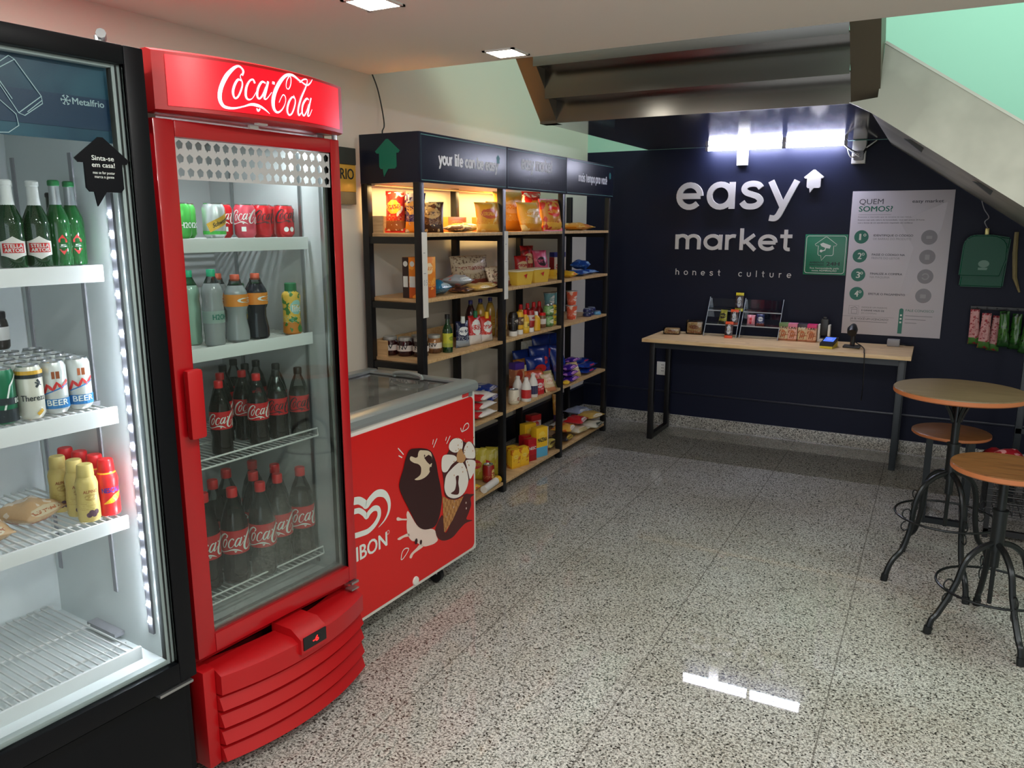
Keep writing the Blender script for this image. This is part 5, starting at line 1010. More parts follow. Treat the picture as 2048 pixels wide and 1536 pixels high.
for (u, d, z, pk, lab) in ((4.66, .17, 0, pk_bc, 'pale blue noodle cup, lower left one behind the cans'), (4.66, .17, .104, pk_bc, 'pale blue noodle cup on top, left of the pair above the cans'), (4.78, .15, 0, pk_bc, 'pale blue noodle cup, lower right one behind the cans'), (4.78, .15, .104, pk_bc, 'pale blue noodle cup on top, right of the pair above the cans'), (5.02, .09, 0, pk_rc, 'orange noodle cup, lower one right of the third post'), (5.02, .09, .104, pk_rc, 'orange noodle cup, upper one right of the third post')): on(cup('x', pk, .103, .042, m_lidw), u, d, C_ + z)['label'] = lab
for (u, d, z, m, lab) in ((5.30, .06, 0, M('navy_jar', (40, 46, 92), .3), 'small navy jar, lower one of the stack at the far end of the third shelf'), (5.30, .06, .031, M('navy_jar'), 'small navy jar, upper one of the stack at the far end of the third shelf'), (5.38, .07, 0, M('navy_jar'), 'small navy jar right of the stacked pair, third shelf'), (5.38, .07, .031, M('navy_jar'), 'small navy jar on top of the right one, third shelf'), (5.455, .05, 0, M('light_blue_jar', (90, 150, 190), .3), 'small light blue jar, last one on the third shelf')):
    on(jar('small_jar', lab, 'jar', 'small jars on the third shelf', .030, .032, m, M('grey_blue_lid', (110, 120, 140), .4), None), u, d, C_ + z)
# --- fourth shelf
G = 'goods on the fourth shelf'
m_sug = PK((226, 220, 212), (226, 220, 212), (226, 220, 212), None, .5); pk_navy = PK((22, 50, 130), (206, 60, 60), (24, 60, 140), (30, 70, 160), .25, .62, (.22, .10), .1, 8); pk_orb = PK((196, 76, 40), (214, 180, 140), (206, 90, 60), (214, 120, 60), .3, .45, (.3, .25)); pk_crm = PK((206, 180, 140), (220, 200, 170), (190, 120, 80), (214, 190, 150), .4); pk_tea = PK((206, 206, 196), (80, 90, 60), (60, 160, 120), (190, 190, 170), .4, noise=40)
for k in range(3):
    o = bag('sugar_bag', ('white sugar bag with red side, bottom one of the pile right of the freezer', 'white sugar bag with red side, middle one of the pile right of the freezer', 'white sugar bag with red side, top one of the pile right of the freezer')[k], 'bag', 'sugar bags on the fourth shelf', .19, .16, .042, m_sug, 50 + k, lie=True)
    b = MB(); b.box(-.097, .02, .006, -.03, .15, .040, M('red_bag_side', (196, 30, 40), .4), .012); b.build('red_end', o); on(o, 3.86 + .008 * k, .0 + .004 * k, D_ + .043 * k, .05 * k)
for (u, d, z, lab) in ((3.95, .17, 0, 'blue and white packet lying behind the sugar bags'), (3.92, .19, .05, 'blue and white packet on top, behind the sugar bags')): on(bag('blue_packet', lab, 'pack', G, .2, .14, .05, PK((40, 70, 160), (206, 206, 214), (170, 176, 190), (190, 196, 206), .3), 55, lie=True), u, d, D_ + z, .2)
t_ = carton('powder_tin', 'tall brown pack with a purple top right of the second post, fourth shelf', 'pack', G, .085, .06, .215, PK((176, 110, 76), (150, 60, 40), (170, 50, 40), (200, 150, 110), .35), top=M('purple_top', (70, 40, 130), .4)); on(t_, 4.245, .14, D_, -.3)
for (u, d, w, h, th, pk, rot, tl, sd, lab) in [(4.36, .20, .12, .20, .06, PK((150, 96, 40), (206, 160, 60), (120, 60, 30), (190, 130, 50)), -.3, .1, 61, 'brown coffee bag behind the white bottles, fourth shelf'), (4.40, .13, .07, .19, .03, PK((226, 176, 50), (200, 120, 40), (230, 200, 90)), -.2, .1, 62, 'slim yellow sachet standing beside the brown bag'), (4.46, .10, .07, .175, .03, PK((214, 206, 160), (90, 140, 80), (190, 180, 120)), -.2, .1, 63, 'slim pale sachet standing beside the yellow sachet'),
    (4.31, .285, .2, .25, .06, pk_navy, -.3, .05, 64, 'navy pasta bag at the back left of the fourth shelf'), (4.42, .24, .21, .275, .07, pk_navy, -.3, .12, 65, 'navy pasta bag, second from the left in the pile'), (4.52, .13, .19, .22, .08, pk_navy, -.35, .16, 66, 'navy pasta bag with red emblem in front of the pile'), (4.62, .20, .20, .33, .08, pk_navy, -.3, .08, 67, 'tallest navy pasta bag beside the third post'), (4.70, .27, .2, .31, .06, pk_navy, -.3, .0, 68, 'navy pasta bag behind the third post'), (4.80, .15, .17, .26, .06, pk_navy, -.2, .3, 69, 'navy pasta bag leaning to the right of the third post'),
    (4.56, .055, .20, .165, .06, pk_orb, -.25, .55, 70, 'orange bag leaning at the front of the middle bay, fourth shelf'), (4.64, .015, .11, .13, .03, pk_crm, -.3, .5, 71, 'cream sachet leaning on the orange bag'), (4.73, .03, .11, .13, .03, PK((190, 180, 120), (226, 220, 190), (150, 140, 80)), -.3, .5, 72, 'greenish sachet leaning next to the cream one'), (5.00, .10, .12, .12, .05, PK((206, 180, 120), (220, 206, 180), (190, 160, 100)), -.3, .45, 73, 'gold bag leaning right of the third post, fourth shelf')]:
    on(bag('food_bag', lab, 'bag', G, w, h, th, pk, sd, tilt=tl, patch=M('label_red') if pk is pk_navy and sd in (66, 67) else None), u, d, D_, rot)
on(carton('rice_box', 'pale box with teal edge standing at the back of the fourth shelf', 'box', G, .16, .05, .30, pk_tea), 4.42, .29, D_, -.2)
m_wb = M('white_bottle', (226, 222, 214), .35)
for (u, d, lm, lab) in ((4.245, .07, M('pale_label', (206, 196, 190), .4), 'white dairy bottle, left one behind the other two'), (4.30, .04, M('label_red'), 'white dairy bottle with a red label'), (4.425, .04, M('navy_label', (40, 40, 80), .4), 'white dairy bottle with a navy label')): on(squeeze('dairy_bottle', lab, 'bottle', 'white bottles on the fourth shelf', .155, .033, m_wb, m_wb, lm, False, .12), u, d, D_)
on(can('milk_tin', 'white tin with silver rim right of the second post, front of the fourth shelf', 'can', G, .098, .034, PK((220, 210, 190), (150, 60, 50), (206, 196, 170), None, .4, .4, (.2, .12))), 4.165, .045, D_)
on(carton('red_carton', 'small red and white carton beside the white bottle with navy label', 'carton', G, .075, .04, .10, PK((206, 50, 56), (232, 220, 216), (196, 40, 46), (230, 150, 150))), 4.51, .05, D_, -.3)
for k in range(6): on(bag('biscuit_pack', ['purple biscuit packet, %s of the %s stack in the far bay' % (p_, q_) for q_ in ('front', 'back') for p_ in ('bottom', 'middle', 'top')][k], 'biscuits', 'purple biscuit packets', .19, .085, .034, PK((60, 30, 130), (210, 150, 210), (70, 40, 150), (180, 120, 200), .25), 80 + k, lie=True), 5.08 + (k // 3) * .03, .01 + (k // 3) * .095, D_ + .0345 * (k % 3), .1)
for k in range(4): on(bag('biscuit_pack', ['navy biscuit packet, bottom one of the front pair at the far end', 'navy biscuit packet, top one of the front pair at the far end', 'navy biscuit packet, bottom one of the rear pair at the far end', 'navy biscuit packet, top one of the rear pair at the far end'][k], 'biscuits', 'navy biscuit packets', .22, .10, .036, pk_navy, 90 + k, lie=True), 5.40 + (k // 2) * .12, .02 + (k // 2) * .10, D_ + .0365 * (k % 2), .05)
on(bag('small_yellow_pack', 'small yellow packet at the front edge right of the third post, fourth shelf', 'pack', G, .06, .05, .025, pk_yb, 95, lie=True), 5.01, .0, D_, .2)
# --- bottom shelf
G = 'goods on the bottom shelf'
pk_sac = PK((200, 184, 60), (206, 60, 60), (190, 170, 50), (214, 200, 110), .35, .5, (.3, .14))
for k in range(4): on(bag('yellow_sachet', ['yellow sachet, first from the left in the row right of the freezer', 'yellow sachet, second from the left in the row right of the freezer', 'yellow sachet, third from the left in the row right of the freezer', 'yellow sachet with red emblem, last in the row right of the freezer'][k], 'sachet', 'yellow sachets on the bottom shelf', .13, .20 - .012 * k, .028, pk_sac, 100 + k, tilt=.08), 3.74 + k * .062, .14, E_, CAM + .35)
on(can('red_tin', 'red tin with cream label just left of the second post on the bottom shelf', 'can', G, .115, .036, PK((150, 34, 28), (220, 190, 120), (140, 30, 26), None, .35, .5, (.25, .3))), 3.875, .065, E_)
t_ = thing('film_roll', 'white and yellow roll lying on the bottom shelf right of the freezer', 'roll', group=G); b = MB(); b.tube([(-.11, 0, .022), (.07, 0, .022)], .022, m_wb, 16); b.build('roll', t_); b = MB(); b.tube([(.07, 0, .022), (.11, 0, .022)], .0225, M('yellow_print', (240, 186, 40)), 16); b.build('yellow_end', t_); on(t_, 3.87, .035, E_, .1)
on(bag('yellow_bag', 'small yellow bag lying beside the white roll', 'bag', G, .10, .08, .03, pk_yb, 105, lie=True), 3.72, .06, E_)
for k, (u, d) in enumerate(((4.165, .11), (4.215, .06), (4.30, .045))): on(carton('yellow_carton', ['yellow carton just right of the second post, at the back of the trio', 'yellow carton in the middle of the trio on the bottom shelf', 'yellow carton at the front right of the trio on the bottom shelf'][k], 'carton', 'yellow cartons on the bottom shelf', .075, .05, .125, PK((236, 186, 40), (240, 210, 100), (226, 170, 40), (206, 120, 30), .4, .6, (.3, .1), .1)), u, d, E_, -.35)
for k, (u, d) in enumerate(((4.385, .10), (4.425, .045))): on(carton('red_carton', ['red carton, rear one of the pair on the bottom shelf', 'red carton with pale lettering, front one of the pair'][k], 'carton', 'red cartons on the bottom shelf', .075, .05, .15, PK((176, 26, 36), (196, 40, 46), (160, 20, 30), None, .35, .6), words='NESC' if k else None), u, d, E_, -.35)
for k, (u, d) in enumerate(((4.47, .13), (4.535, .045))): on(carton('starch_carton', ['tall yellow and blue carton, rear one on the bottom shelf', 'tall yellow and blue carton, front one on the bottom shelf'][k], 'carton', 'tall yellow cartons', .105, .055, .205, PK((240, 190, 40), (244, 206, 80), (240, 190, 40), None, .4, .7), stripe=M('sky_blue_panel', (90, 170, 206), .4), words='MAIZENA' if k else None, wm=m_dk), u, d, E_, -.35)
on(carton('white_carton', 'white and red carton at the right of the tall yellow cartons', 'carton', G, .04, .07, .19, PK((220, 214, 214), (206, 70, 60), (214, 90, 60), None)), 4.635, .04, E_, -.2)
on(carton('red_lid_carton', 'red and white carton standing behind the tall yellow cartons', 'carton', G, .10, .06, .21, PK((206, 190, 186), (190, 60, 60), (210, 200, 196)), top=M('red_box_side')), 4.49, .21, E_, -.3)
on(bag('spice_bag', 'dark yellow bag standing at the back left of the third post, bottom shelf', 'bag', G, .10, .26, .05, PK((206, 140, 50), (60, 50, 110), (70, 40, 80), (226, 180, 90)), 110, tilt=.1), 5.0, .25, E_, -.4)
for k, (u, d, z, pk, r_, lab) in enumerate([(4.78, .03, 0, PK((206, 186, 90), (90, 70, 50), (60, 50, 50)), .1, 'yellow bag lying behind the third post on the bottom shelf'), (5.04, .01, 0, PK((40, 36, 36), (190, 160, 60), (190, 150, 60)), .1, 'dark bag lying lowest in the far bay of the bottom shelf'), (5.08, .02, .05, PK((222, 170, 70), (226, 226, 220), (230, 190, 90), (206, 100, 40)), .2, 'yellow bag lying on the dark one, far bay of the bottom shelf'), (5.30, .02, 0, PK((214, 206, 180), (190, 170, 110), (200, 190, 160)), -.1, 'cream bag lying at the front of the far bay, bottom shelf'), (5.33, .03, .05, PK((190, 34, 40), (226, 220, 214), (196, 50, 50)), .15, 'red and white bag lying on the cream bag, bottom shelf'), (5.52, .02, 0, PK((210, 206, 190), (60, 70, 60), (206, 180, 90)), .1, 'white bag lying at the far right of the bottom shelf'), (5.54, .04, .05, PK((196, 160, 80), (226, 220, 200), (190, 150, 70)), -.2, 'gold bag lying on the white one, far right of the bottom shelf'), (5.40, .17, 0, PK((70, 90, 80), (220, 224, 220), (50, 60, 60)), .3, 'dark green and white bag lying at the back of the far bay'), (5.44, .17, .05, PK((150, 160, 190), (220, 224, 226), (120, 130, 160)), -.2, 'grey blue bag lying on the dark green one'), (5.12, .18, 0, PK((220, 216, 210), (150, 140, 120), (190, 180, 150)), 0, 'pale bag lying at the back, right of the third post')]):
    on(bag('food_bag', lab, 'bag', 'bags lying on the bottom shelf', .20, .15, .05, pk, 120 + k, lie=True), u, d, E_ + z, r_)

# ================================================================ COUNTER BY THE BACK WALL
m_cw = wood('knotty_pine', (238, 206, 158), (216, 174, 122), 0, 4, .35, True)
m_leg = M('dark_grey_steel', (30, 38, 44), .4)
t = thing('counter_table', 'narrow pine counter on black metal frame legs against the navy wall', 'table', (-.998, 5.86, 0))
hw = .902
b = MB(); b.box(-hw, -.265, .764, hw, .268, .79, m_cw, .002); b.build('tabletop', t)
for s in (-1, 1):
    x = s * (hw - .055)
    for y in (-.16, .25):
        b = MB(); b.box(x - .02, y - .02, 0, x + .02, y + .02, .764, m_leg if s > 0 else m_frame, .002); b.build('leg', t)
    b = MB(); b.box(x - .018, -.14, .0, x + .018, .23, .035, m_leg if s > 0 else m_frame); b.build('floor_bar', t)
b = MB(); b.box(-hw + .075, -.178, .712, hw - .075, -.150, .764, m_leg); b.build('apron', t)
TZ = .7905
m_acr = glass('acrylic', (238, 243, 246), 1.6); m_acre = M('acrylic_edge', (176, 186, 196), .15, spec=.8)
def stand(x0, x1, lab):
    t = thing('display_stand', lab, 'display stand', ((x0 + x1) / 2, 5.94, TZ), 0, 'acrylic display stands'); w = (x1 - x0) / 2
    for s in (-1, 1):
        b = MB(); P_ = [(0, 0), (.19, 0), (.21, .285), (.17, .285)]; b.prism(P_, s * w - .0015, s * w + .0015, m_acr, 'yz'); o = b.build('side_panel', t)
        b = MB(); b.bar((s * w, .0, .002), (s * w, .17, .285), .004, .004, m_acre); b.build('front_edge', o)
    for z, y0 in ((.085, .05), (.185, .11)):
        b = MB(); b.box(-w, y0, z, w, y0 + .085, z + .003, m_acr); b.box(-w, y0 - .003, z, w, y0, z + .022, m_acr); o = b.build('tray', t)
        b = MB(); b.box(-w, y0 - .005, z - .001, w, y0 - .002, z + .007, m_acre); b.build('lip', o)
    b = MB(); b.box(-w, .19, .13, w, .193, .275, m_acr); b.build('back_panel', t); return t
stand(-1.53, -1.285, 'clear acrylic display stand, left one, holding the tall dark chocolate bars'); stand(-1.262, -.985, 'clear acrylic display stand, right one, beside the row of stick boxes')
def top(o, x, y, z=0, rot=0.0): o.location = (x, y, TZ + z); o.rotation_euler.z = rot; return o
m_clam = glass('clamshell_plastic', (226, 226, 222), 1.3); pk_nut = PK((206, 160, 100), (150, 70, 50), (190, 120, 70), (226, 206, 160), .4, noise=90)
def clam(lab, w, d, h):
    t = thing('snack_tray', lab, 'food tray', group='clear snack trays on the counter'); b = MB(); b.box(-w / 2, -d / 2, 0, w / 2, d / 2, h, m_clam, .012); b.build('plastic_tray', t)
    b = MB(); b.box(-w / 2 + .008, -d / 2 + .008, .004, w / 2 - .008, d / 2 - .008, h * .8, pk_nut, .012); tag(b.build('snack_mix', t), None, None, None, 'stuff'); return t
top(clam('low clear tray of snacks at the left end of the counter', .13, .11, .055), -1.775, 5.95, 0, .15); top(clam('tall clear tray of snacks next to the left acrylic stand', .13, .08, .11), -1.62, 6.03, 0, .05)
m_or = M('orange_wrapper_end', (236, 84, 36), .35); m_ye = M('yellow_wrapper_end', (236, 222, 40), .35); m_bw = PK((46, 28, 30), (176, 190, 214), (60, 36, 34), None, .3, .5, (.3, .42), .02)
def bar_(lab, ends, h, w=.058):
    t = thing('chocolate_bar', lab, 'chocolate bar', group='chocolate bars in the left stand'); b = MB(); b.box(-w / 2, 0, .02, w / 2, .018, h - .02, m_bw, .006); b.build('wrapper', t)
    for z0, z1 in ((0, .024), (h - .024, h)): b = MB(); b.box(-w / 2, .004, z0, w / 2, .012, z1, ends, .001); b.build('wrapper_end', t)
    b = MB(); text(b, 'ALPINO', 0, 0, .018, m_wp, 0, .07, 'L', bold=.03); o = b.build('lettering', t, flatshade=True); o.location = (.010, -.0015, h * .26); o.rotation_euler = (0, -PI / 2, 0); return t
o = top(bar_('dark chocolate bar with orange ends, front one standing on the counter', m_or, .125), -1.335, 5.905); o.rotation_euler.x = -.2
o = top(bar_('dark chocolate bar with orange ends, middle one in the left stand', m_or, .12), -1.318, 5.985, .089); o.rotation_euler.x = -.2
o = top(bar_('dark chocolate bar with yellow ends, topmost in the left stand', m_ye, .14), -1.300, 6.055, .189); o.rotation_euler.x = -.1
o = bag('olive_snack_bag', 'olive and black triangular snack bag in the left stand', 'snack', None, .085, .115, .04, PK((150, 150, 60), (40, 36, 34), (40, 40, 30), (180, 180, 90), .3), 201, taper=.8, tilt=.2); top(o, -1.415, 5.985, .089, -.4)
o = bag('pink_candy_pack', 'pink and white candy pack in the right stand', 'candy', None, .062, .085, .03, PK((226, 150, 164), (206, 30, 60), (224, 190, 196), None, .3, .5, (.16, .3), .1), 202, tilt=.15); top(o, -1.195, 5.992, .089)
o = bag('blue_candy_pack', 'blue, white and dark candy pack in the right stand, beside the pink pack', 'candy', None, .06, .095, .03, PK((50, 60, 110), (206, 214, 226), (150, 70, 60), (40, 40, 60), .3, noise=50), 203, tilt=.15); top(o, -1.125, 5.992, .089, .15)
for k, (c, tc, nm) in enumerate([((214, 196, 156), (110, 140, 90), 'green'), ((226, 176, 160), (222, 130, 160), 'light pink'), ((216, 196, 150), (60, 56, 66), 'dark grey'), ((222, 176, 140), (224, 50, 120), 'bright pink')]):
    o = carton('stick_box', 'box of sticks with a %s top, in the row right of the acrylic stands' % nm, 'box', 'boxes of sticks on the counter', .063, .075, .125, PK(c, (206, 120, 70), (190, 120, 90), (180, 110, 70), .4, .42, (.3, .2), .1, noise=60), top=M('top_' + nm.replace(' ', '_'), tc, .4), words=None)
    b = MB(); text(b, 'LAK', 0, .088, .016, m_dk if k != 2 else m_wp, -.0024, .05, 'C', bold=.04)
    for q in range(3): b.stroke([(-.018 + q * .013, .02), (-.006 + q * .013, .065)], M('brown_print'), -.0018, .0045)
    b.build('lettering', o, flatshade=True); top(o, -.953 + k * .0645, 5.99)
t = thing('phone_holder', 'white stand holding a small black device behind the card terminal', 'holder', (-.69, 6.06, TZ))
b = MB(); b.box(-.042, -.03, 0, .042, .03, .022, m_white, .006); b.box(-.042, -.03, .015, -.026, .03, .125, m_white, .005); b.box(.026, -.03, .015, .042, .03, .125, m_white, .005); b.build('cradle', t)
b = MB(); b.box(-.025, -.02, .045, .025, .02, .165, m_blk, .006); b.box(-.012, -.012, .165, .012, .012, .18, m_blk, .003); b.build('device', t)
t = thing('card_terminal', 'black and yellow card terminal with a lit blue screen on the counter', 'card terminal', (-.625, 5.715, TZ), -.12)
b = MB(); b.prism([(0, 0), (.15, 0), (.15, .045), (0, .018)], -.041, .041, M('yellow_plastic', (226, 206, 60), .4), 'yz'); b.build('base', t)
b = MB(); b.prism([(-.002, .016), (.152, .044), (.152, .064), (-.002, .034)], -.043, .043, m_blk, 'yz'); hs = b.build('body', t)
m_scr = M('blue_screen', (70, 96, 200), .2, emit=(76, 110, 226), es=.8); b = MB(); b.add([(-.034, .045, .0442), (.034, .045, .0442), (.034, .135, .0621), (-.034, .135, .0621)], [(0, 1, 2, 3)], m_scr); b.build('screen', hs)
b = MB()
for k in range(3): b.add([(-.02, .075 + k * .014, .0507 + k * .0028), (.016, .075 + k * .014, .0507 + k * .0028), (.016, .080 + k * .014, .0517 + k * .0028), (-.02, .080 + k * .014, .0517 + k * .0028)], [(0, 1, 2, 3)], m_wp)
b.build('screen_text', hs)
t = thing('barcode_scanner', 'black barcode scanner on a bent stand with a cable, right side of the counter', 'scanner', (-.475, 5.86, TZ))
b = MB(); b.box(-.055, -.05, 0, .055, .06, .012, m_blk, .005); b.build('base', t)
b = MB(); b.tube(spline([(0, .035, .01), (0, .05, .07), (0, .03, .125), (0, -.02, .15), (0, -.05, .13)], 5), [.016] * 20 + [.022], m_blk, 10); b.build('neck', t)
b = MB(); b.tube([(-.0, -.075, .108), (0, -.045, .128), (0, .02, .145)], [.030, .034, .020], m_blk, 14); b.build('head', t)
b = MB(); b.tube(spline([(.02, .04, .03), (.06, .02, .01), (.085, -.08, .006), (.098, -.24, .006), (.103, -.272, -.01), (.108, -.275, -.12), (.11, -.270, -.24), (.105, -.23, -.32)], 6), .0035, m_blk, 6); b.build('cable', t)
t = thing('power_adapter', 'small grey power adapter with a black cable at the right end of the counter', 'adapter', (-.22, 6.06, TZ))
b = MB(); b.box(-.045, -.03, 0, .035, .03, .048, m_gr, .006); b.build('body', t); b = MB(); b.tube(spline([(.035, 0, .02), (.07, -.01, .012), (.10, .03, .006), (.115, .06, .005)], 5), .004, m_blk, 6); b.build('cable', t)

# ================================================================ BISTRO TABLE AND STOOLS
m_iron = M('black_iron', (42, 46, 48), .30, .7, spec=.6); m_seat = wood('walnut_seat', (122, 78, 42), (98, 60, 32), 0, 5, .32); m_ttop = wood('brown_table_laminate', (112, 90, 64), (98, 77, 53), 0, 5, .35); m_oedge = M('orange_wood_edge', (184, 112, 68), .4)
def pedestal(name, label, cat, cx, cy, ztop, rtop, topm, edge, zj, rfoot, angs, ring_z, ring_r, brackets, thick=.026):
    t = thing(name, label, cat, (cx, cy, 0)); b = MB()
    b.lathe([(0, ztop - thick), (rtop - .006, ztop - thick), (rtop, ztop - thick + .005), (rtop, ztop - .004, topm), (rtop - .004, ztop, topm), (0, ztop, topm)], edge, 56); b.build('top' if brackets else 'seat', t)
    b = MB(); b.tube([(0, 0, zj - .10), (0, 0, ztop - thick)], .017, m_iron, 14); b.build('column', t)
    b = MB(); b.tube([(0, 0, zj - .03), (0, 0, zj + .13)], .026, m_iron, 14); b.tube([(0, 0, zj + .13), (0, 0, zj + .142)], .030, m_iron, 14); b.build('sleeve', t)
    b = MB(); b.tube([(0, 0, zj - .26), (0, 0, zj - .05)], .009, m_iron, 10); b.build('screw_rod', t)
    if brackets:
        for k in range(4):
            a = math.radians(25 + 90 * k); c, s = math.cos(a), math.sin(a)
            b = MB(); b.tube(spline([(c * .016, s * .016, ztop - .15), (c * .035, s * .035, ztop - .10), (c * .07, s * .07, ztop - .05), (c * .12, s * .12, ztop - thick - .004)], 4), .008, m_iron, 8); b.build('bracket', t)
    else:
        b = MB(); b.lathe([(0, ztop - thick - .014), (rtop * .5, ztop - thick - .012), (rtop * .55, ztop - thick)], m_iron, 24); b.build('seat_plate', t)
    for a0, rf in angs:
        a = math.radians(a0); c, s = math.cos(a), math.sin(a); q = rf / .30
        pts = [(.02, zj), (.085 * q, zj - .018), (.145 * q, zj - .065), (.175 * q, zj - .145), (.185 * q, max(.20, zj * .50)), (.215 * q, max(.145, zj * .30)), (.262 * q, zj * .16 + .02), (.286 * q, .055), (.30 * q, .0)]
        b = MB(); b.tube([(c * r, s * r, z) for r, z in spline(pts, 4)], .0125, m_iron, 10); lg = b.build('leg', t)
        b = MB(); b.tube([(c * .296 * q, s * .296 * q, .03), (c * .301 * q, s * .301 * q, .0)], .016, m_iron, 10); b.build('foot_cap', lg)
        b = MB(); sc_ = [(ring_r + .0 + .022 * math.cos(math.radians(w)) , ring_z + .03 + .022 * math.sin(math.radians(w))) for w in range(-90, 230, 30)]
        b.tube([(c * r, s * r, z) for r, z in sc_], .003, m_iron, 6); b.tube([(c * r, s * r, 2 * ring_z - z) for r, z in sc_], .003, m_iron, 6); b.build('scroll', lg)
    b = MB(); b.tube([(ring_r * math.cos(2 * PI * k / 40), ring_r * math.sin(2 * PI * k / 40), ring_z) for k in range(40)], .0055, m_iron, 8, closed=True); b.build('foot_ring', t); return t
pedestal('bistro_table', 'tall round bistro table with brown top and curved black iron legs', 'table', .140, 4.02, .892, .272, m_ttop, m_oedge, .500, .30, [(221, .30), (128, .27), (290, .30), (45, .29)], .29, .215, True)
pedestal('bar_stool', 'round wooden bar stool on curved iron legs, nearest the viewer at the right edge', 'stool', .312, 3.545, .690, .195, m_seat, m_oedge, .365, .28, [(219, .275), (290, .295), (98, .20), (38, .28)], .175, .20, False)
t = thing('low_stool', 'low wooden stool on a dark sled base behind the bistro table', 'stool', (.150, 4.88, 0))
b = MB(); z = .50; b.lathe([(0, z - .022), (.19, z - .022), (.197, z - .016), (.197, z - .004, m_seat), (.19, z, m_seat), (0, z, m_seat)], m_oedge, 40); b.build('seat', t)
b = MB(); b.box(-.12, -.16, 0, -.085, .16, .03, m_iron); b.box(.085, -.16, 0, .12, .16, .03, m_iron); b.box(-.09, -.155, .0, .09, -.12, .03, m_iron); b.build('sled_base', t)
for x in (-.10, .10):
    for y in (-.14, .14): b = MB(); b.box(x - .016, y - .016, .03, x + .016, y + .016, .478, m_iron); b.build('leg', t)
# wire basket stand with bags, and the post of the rack behind it
t = thing('wire_basket_stand', 'black wire basket stand behind the front bar stool', 'basket', (.56, 4.86, 0))
b = MB()
for z in (.13, .165, .20, .235, .27, .305, .34): b.tube([(-.22, -.22, z), (.30, -.22, z), (.30, .2, z), (-.22, .2, z)], .0035 if z < .34 else .006, m_frame, 6, closed=True)
for k in range(14): x = -.22 + .52 * k / 13; b.tube([(x, -.22, .13), (x, -.22, .34)], .0025, m_frame, 5); b.tube([(x, .2, .13), (x, .2, .34)], .0025, m_frame, 5); b.tube([(x, -.22, .13), (x, .2, .13)], .0025, m_frame, 5)
for k in range(11): y = -.22 + .42 * k / 10; b.tube([(-.22, y, .13), (-.22, y, .34)], .0025, m_frame, 5); b.tube([(-.22, y, .13), (.30, y, .13)], .0025, m_frame, 5)
b.build('basket', t)
for x in (-.21, .29):
    for y in (-.21, .19): b = MB(); b.box(x - .012, y - .012, 0, x + .012, y + .012, .345, m_frame); b.build('leg', t)
b = MB(); b.box(-.22, -.222, .02, .30, -.198, .05, m_frame); b.build('floor_bar', t)
for (x, y, pk, r_, lab, w) in [(.45, 4.84, PK((176, 30, 44), (220, 190, 190), (150, 20, 34), (226, 150, 150)), .4, 'red bag heaped in the wire basket, at the left', .22), (.60, 4.92, PK((206, 150, 90), (226, 190, 130), (180, 110, 60), (230, 200, 150), noise=40), -.3, 'gold bag heaped in the wire basket, in the middle', .2), (.73, 4.82, PK((150, 26, 36), (210, 190, 180), (140, 20, 30)), .2, 'dark red bag in the wire basket, at the right', .2)]:
    o = bag('snack_bag', lab, 'snack', 'bags in the wire basket', w, .2, .11, pk, int(x * 100), lie=True); o.location = (x, y - .1, .275); o.rotation_euler.z = r_ * .4
b = MB(); b.box(-.018, -.018, 0, .018, .018, 1.12, m_leg, .003); b.box(-.018, -.018, .42, .30, .018, .45, m_leg); b.box(.27, -.018, 0, .30, .018, 1.12, m_leg)
o = b.build('display_rack_post', None, (.505, 5.36, 0)); tag(o, 'dark metal rack frame standing behind the bistro table at the right edge', 'rack')
# ================================================================ HANGING ON THE WALL AT THE RIGHT
t = thing('green_bag', 'glossy green plastic bag hanging on the navy wall at the right', 'bag', (.262, 6.12, 1.20))
m_gb = M('glossy_green_plastic', (4, 84, 58), .3, spec=.18); n_, l_, b_ = nodes(m_gb); ns = n_.new('ShaderNodeTexNoise'); ns.inputs['Scale'].default_value = 22; bp_ = n_.new('ShaderNodeBump'); bp_.inputs['Strength'].default_value = .35; l_.new(ns.outputs[0], bp_.inputs['Height']); l_.new(bp_.outputs[0], b_.inputs['Normal'])
def pouch(name, pts, y0, y1, m):
    b = MB(); bm = bmesh.new(); n = len(pts); f = bm.faces.new([bm.verts.new((a, y0, c)) for a, c in pts]); r_ = bmesh.ops.extrude_face_region(bm, geom=[f]); vs = [v for v in r_['geom'] if isinstance(v, bmesh.types.BMVert)]; bmesh.ops.translate(bm, vec=(0, y1 - y0, 0), verts=vs); bmesh.ops.recalc_face_normals(bm, faces=bm.faces); bmesh.ops.bevel(bm, geom=bm.edges[:], offset=.010, segments=3, affect='EDGES'); b.bm(bm, m); return b.build(name, t)
pouch('front_pocket', [(-.138, .085), (.10, .085), (.128, .20)] + arc(.03, .27, .098, .088, -10, 90, 6) + arc(-.06, .28, .07, .078, 90, 180, 5), -.055, -.015, m_gb)
pouch('back_pocket', [(-.13, .015), (.125, .015), (.14, .34), (.03, .36), (-.10, .34)], -.018, .02, m_gb)
b = MB(); b.flat(arc(.0, .17, .032, .024, 0, 360, 14)[:-1], M('faded_emblem', (96, 140, 120), .4), -.0565); b.flat([(-.03, .13), (.02, .13), (.025, .145), (-.03, .145)], M('faded_emblem'), -.0565); b.build('emblem', t)
b = MB(); b.box(-.012, -.03, .35, .012, .0, .40, M('brass_clip', (150, 140, 90), .3, .8), .004); b.build('clip', t)
b = MB(); b.tube(spline([(.0, -.015, .40), (-.02, -.03, .44), (.0, -.03, .47), (-.03, -.02, .52), (-.05, -.01, .575)], 5), .003, m_gr, 6); b.build('cord', t)
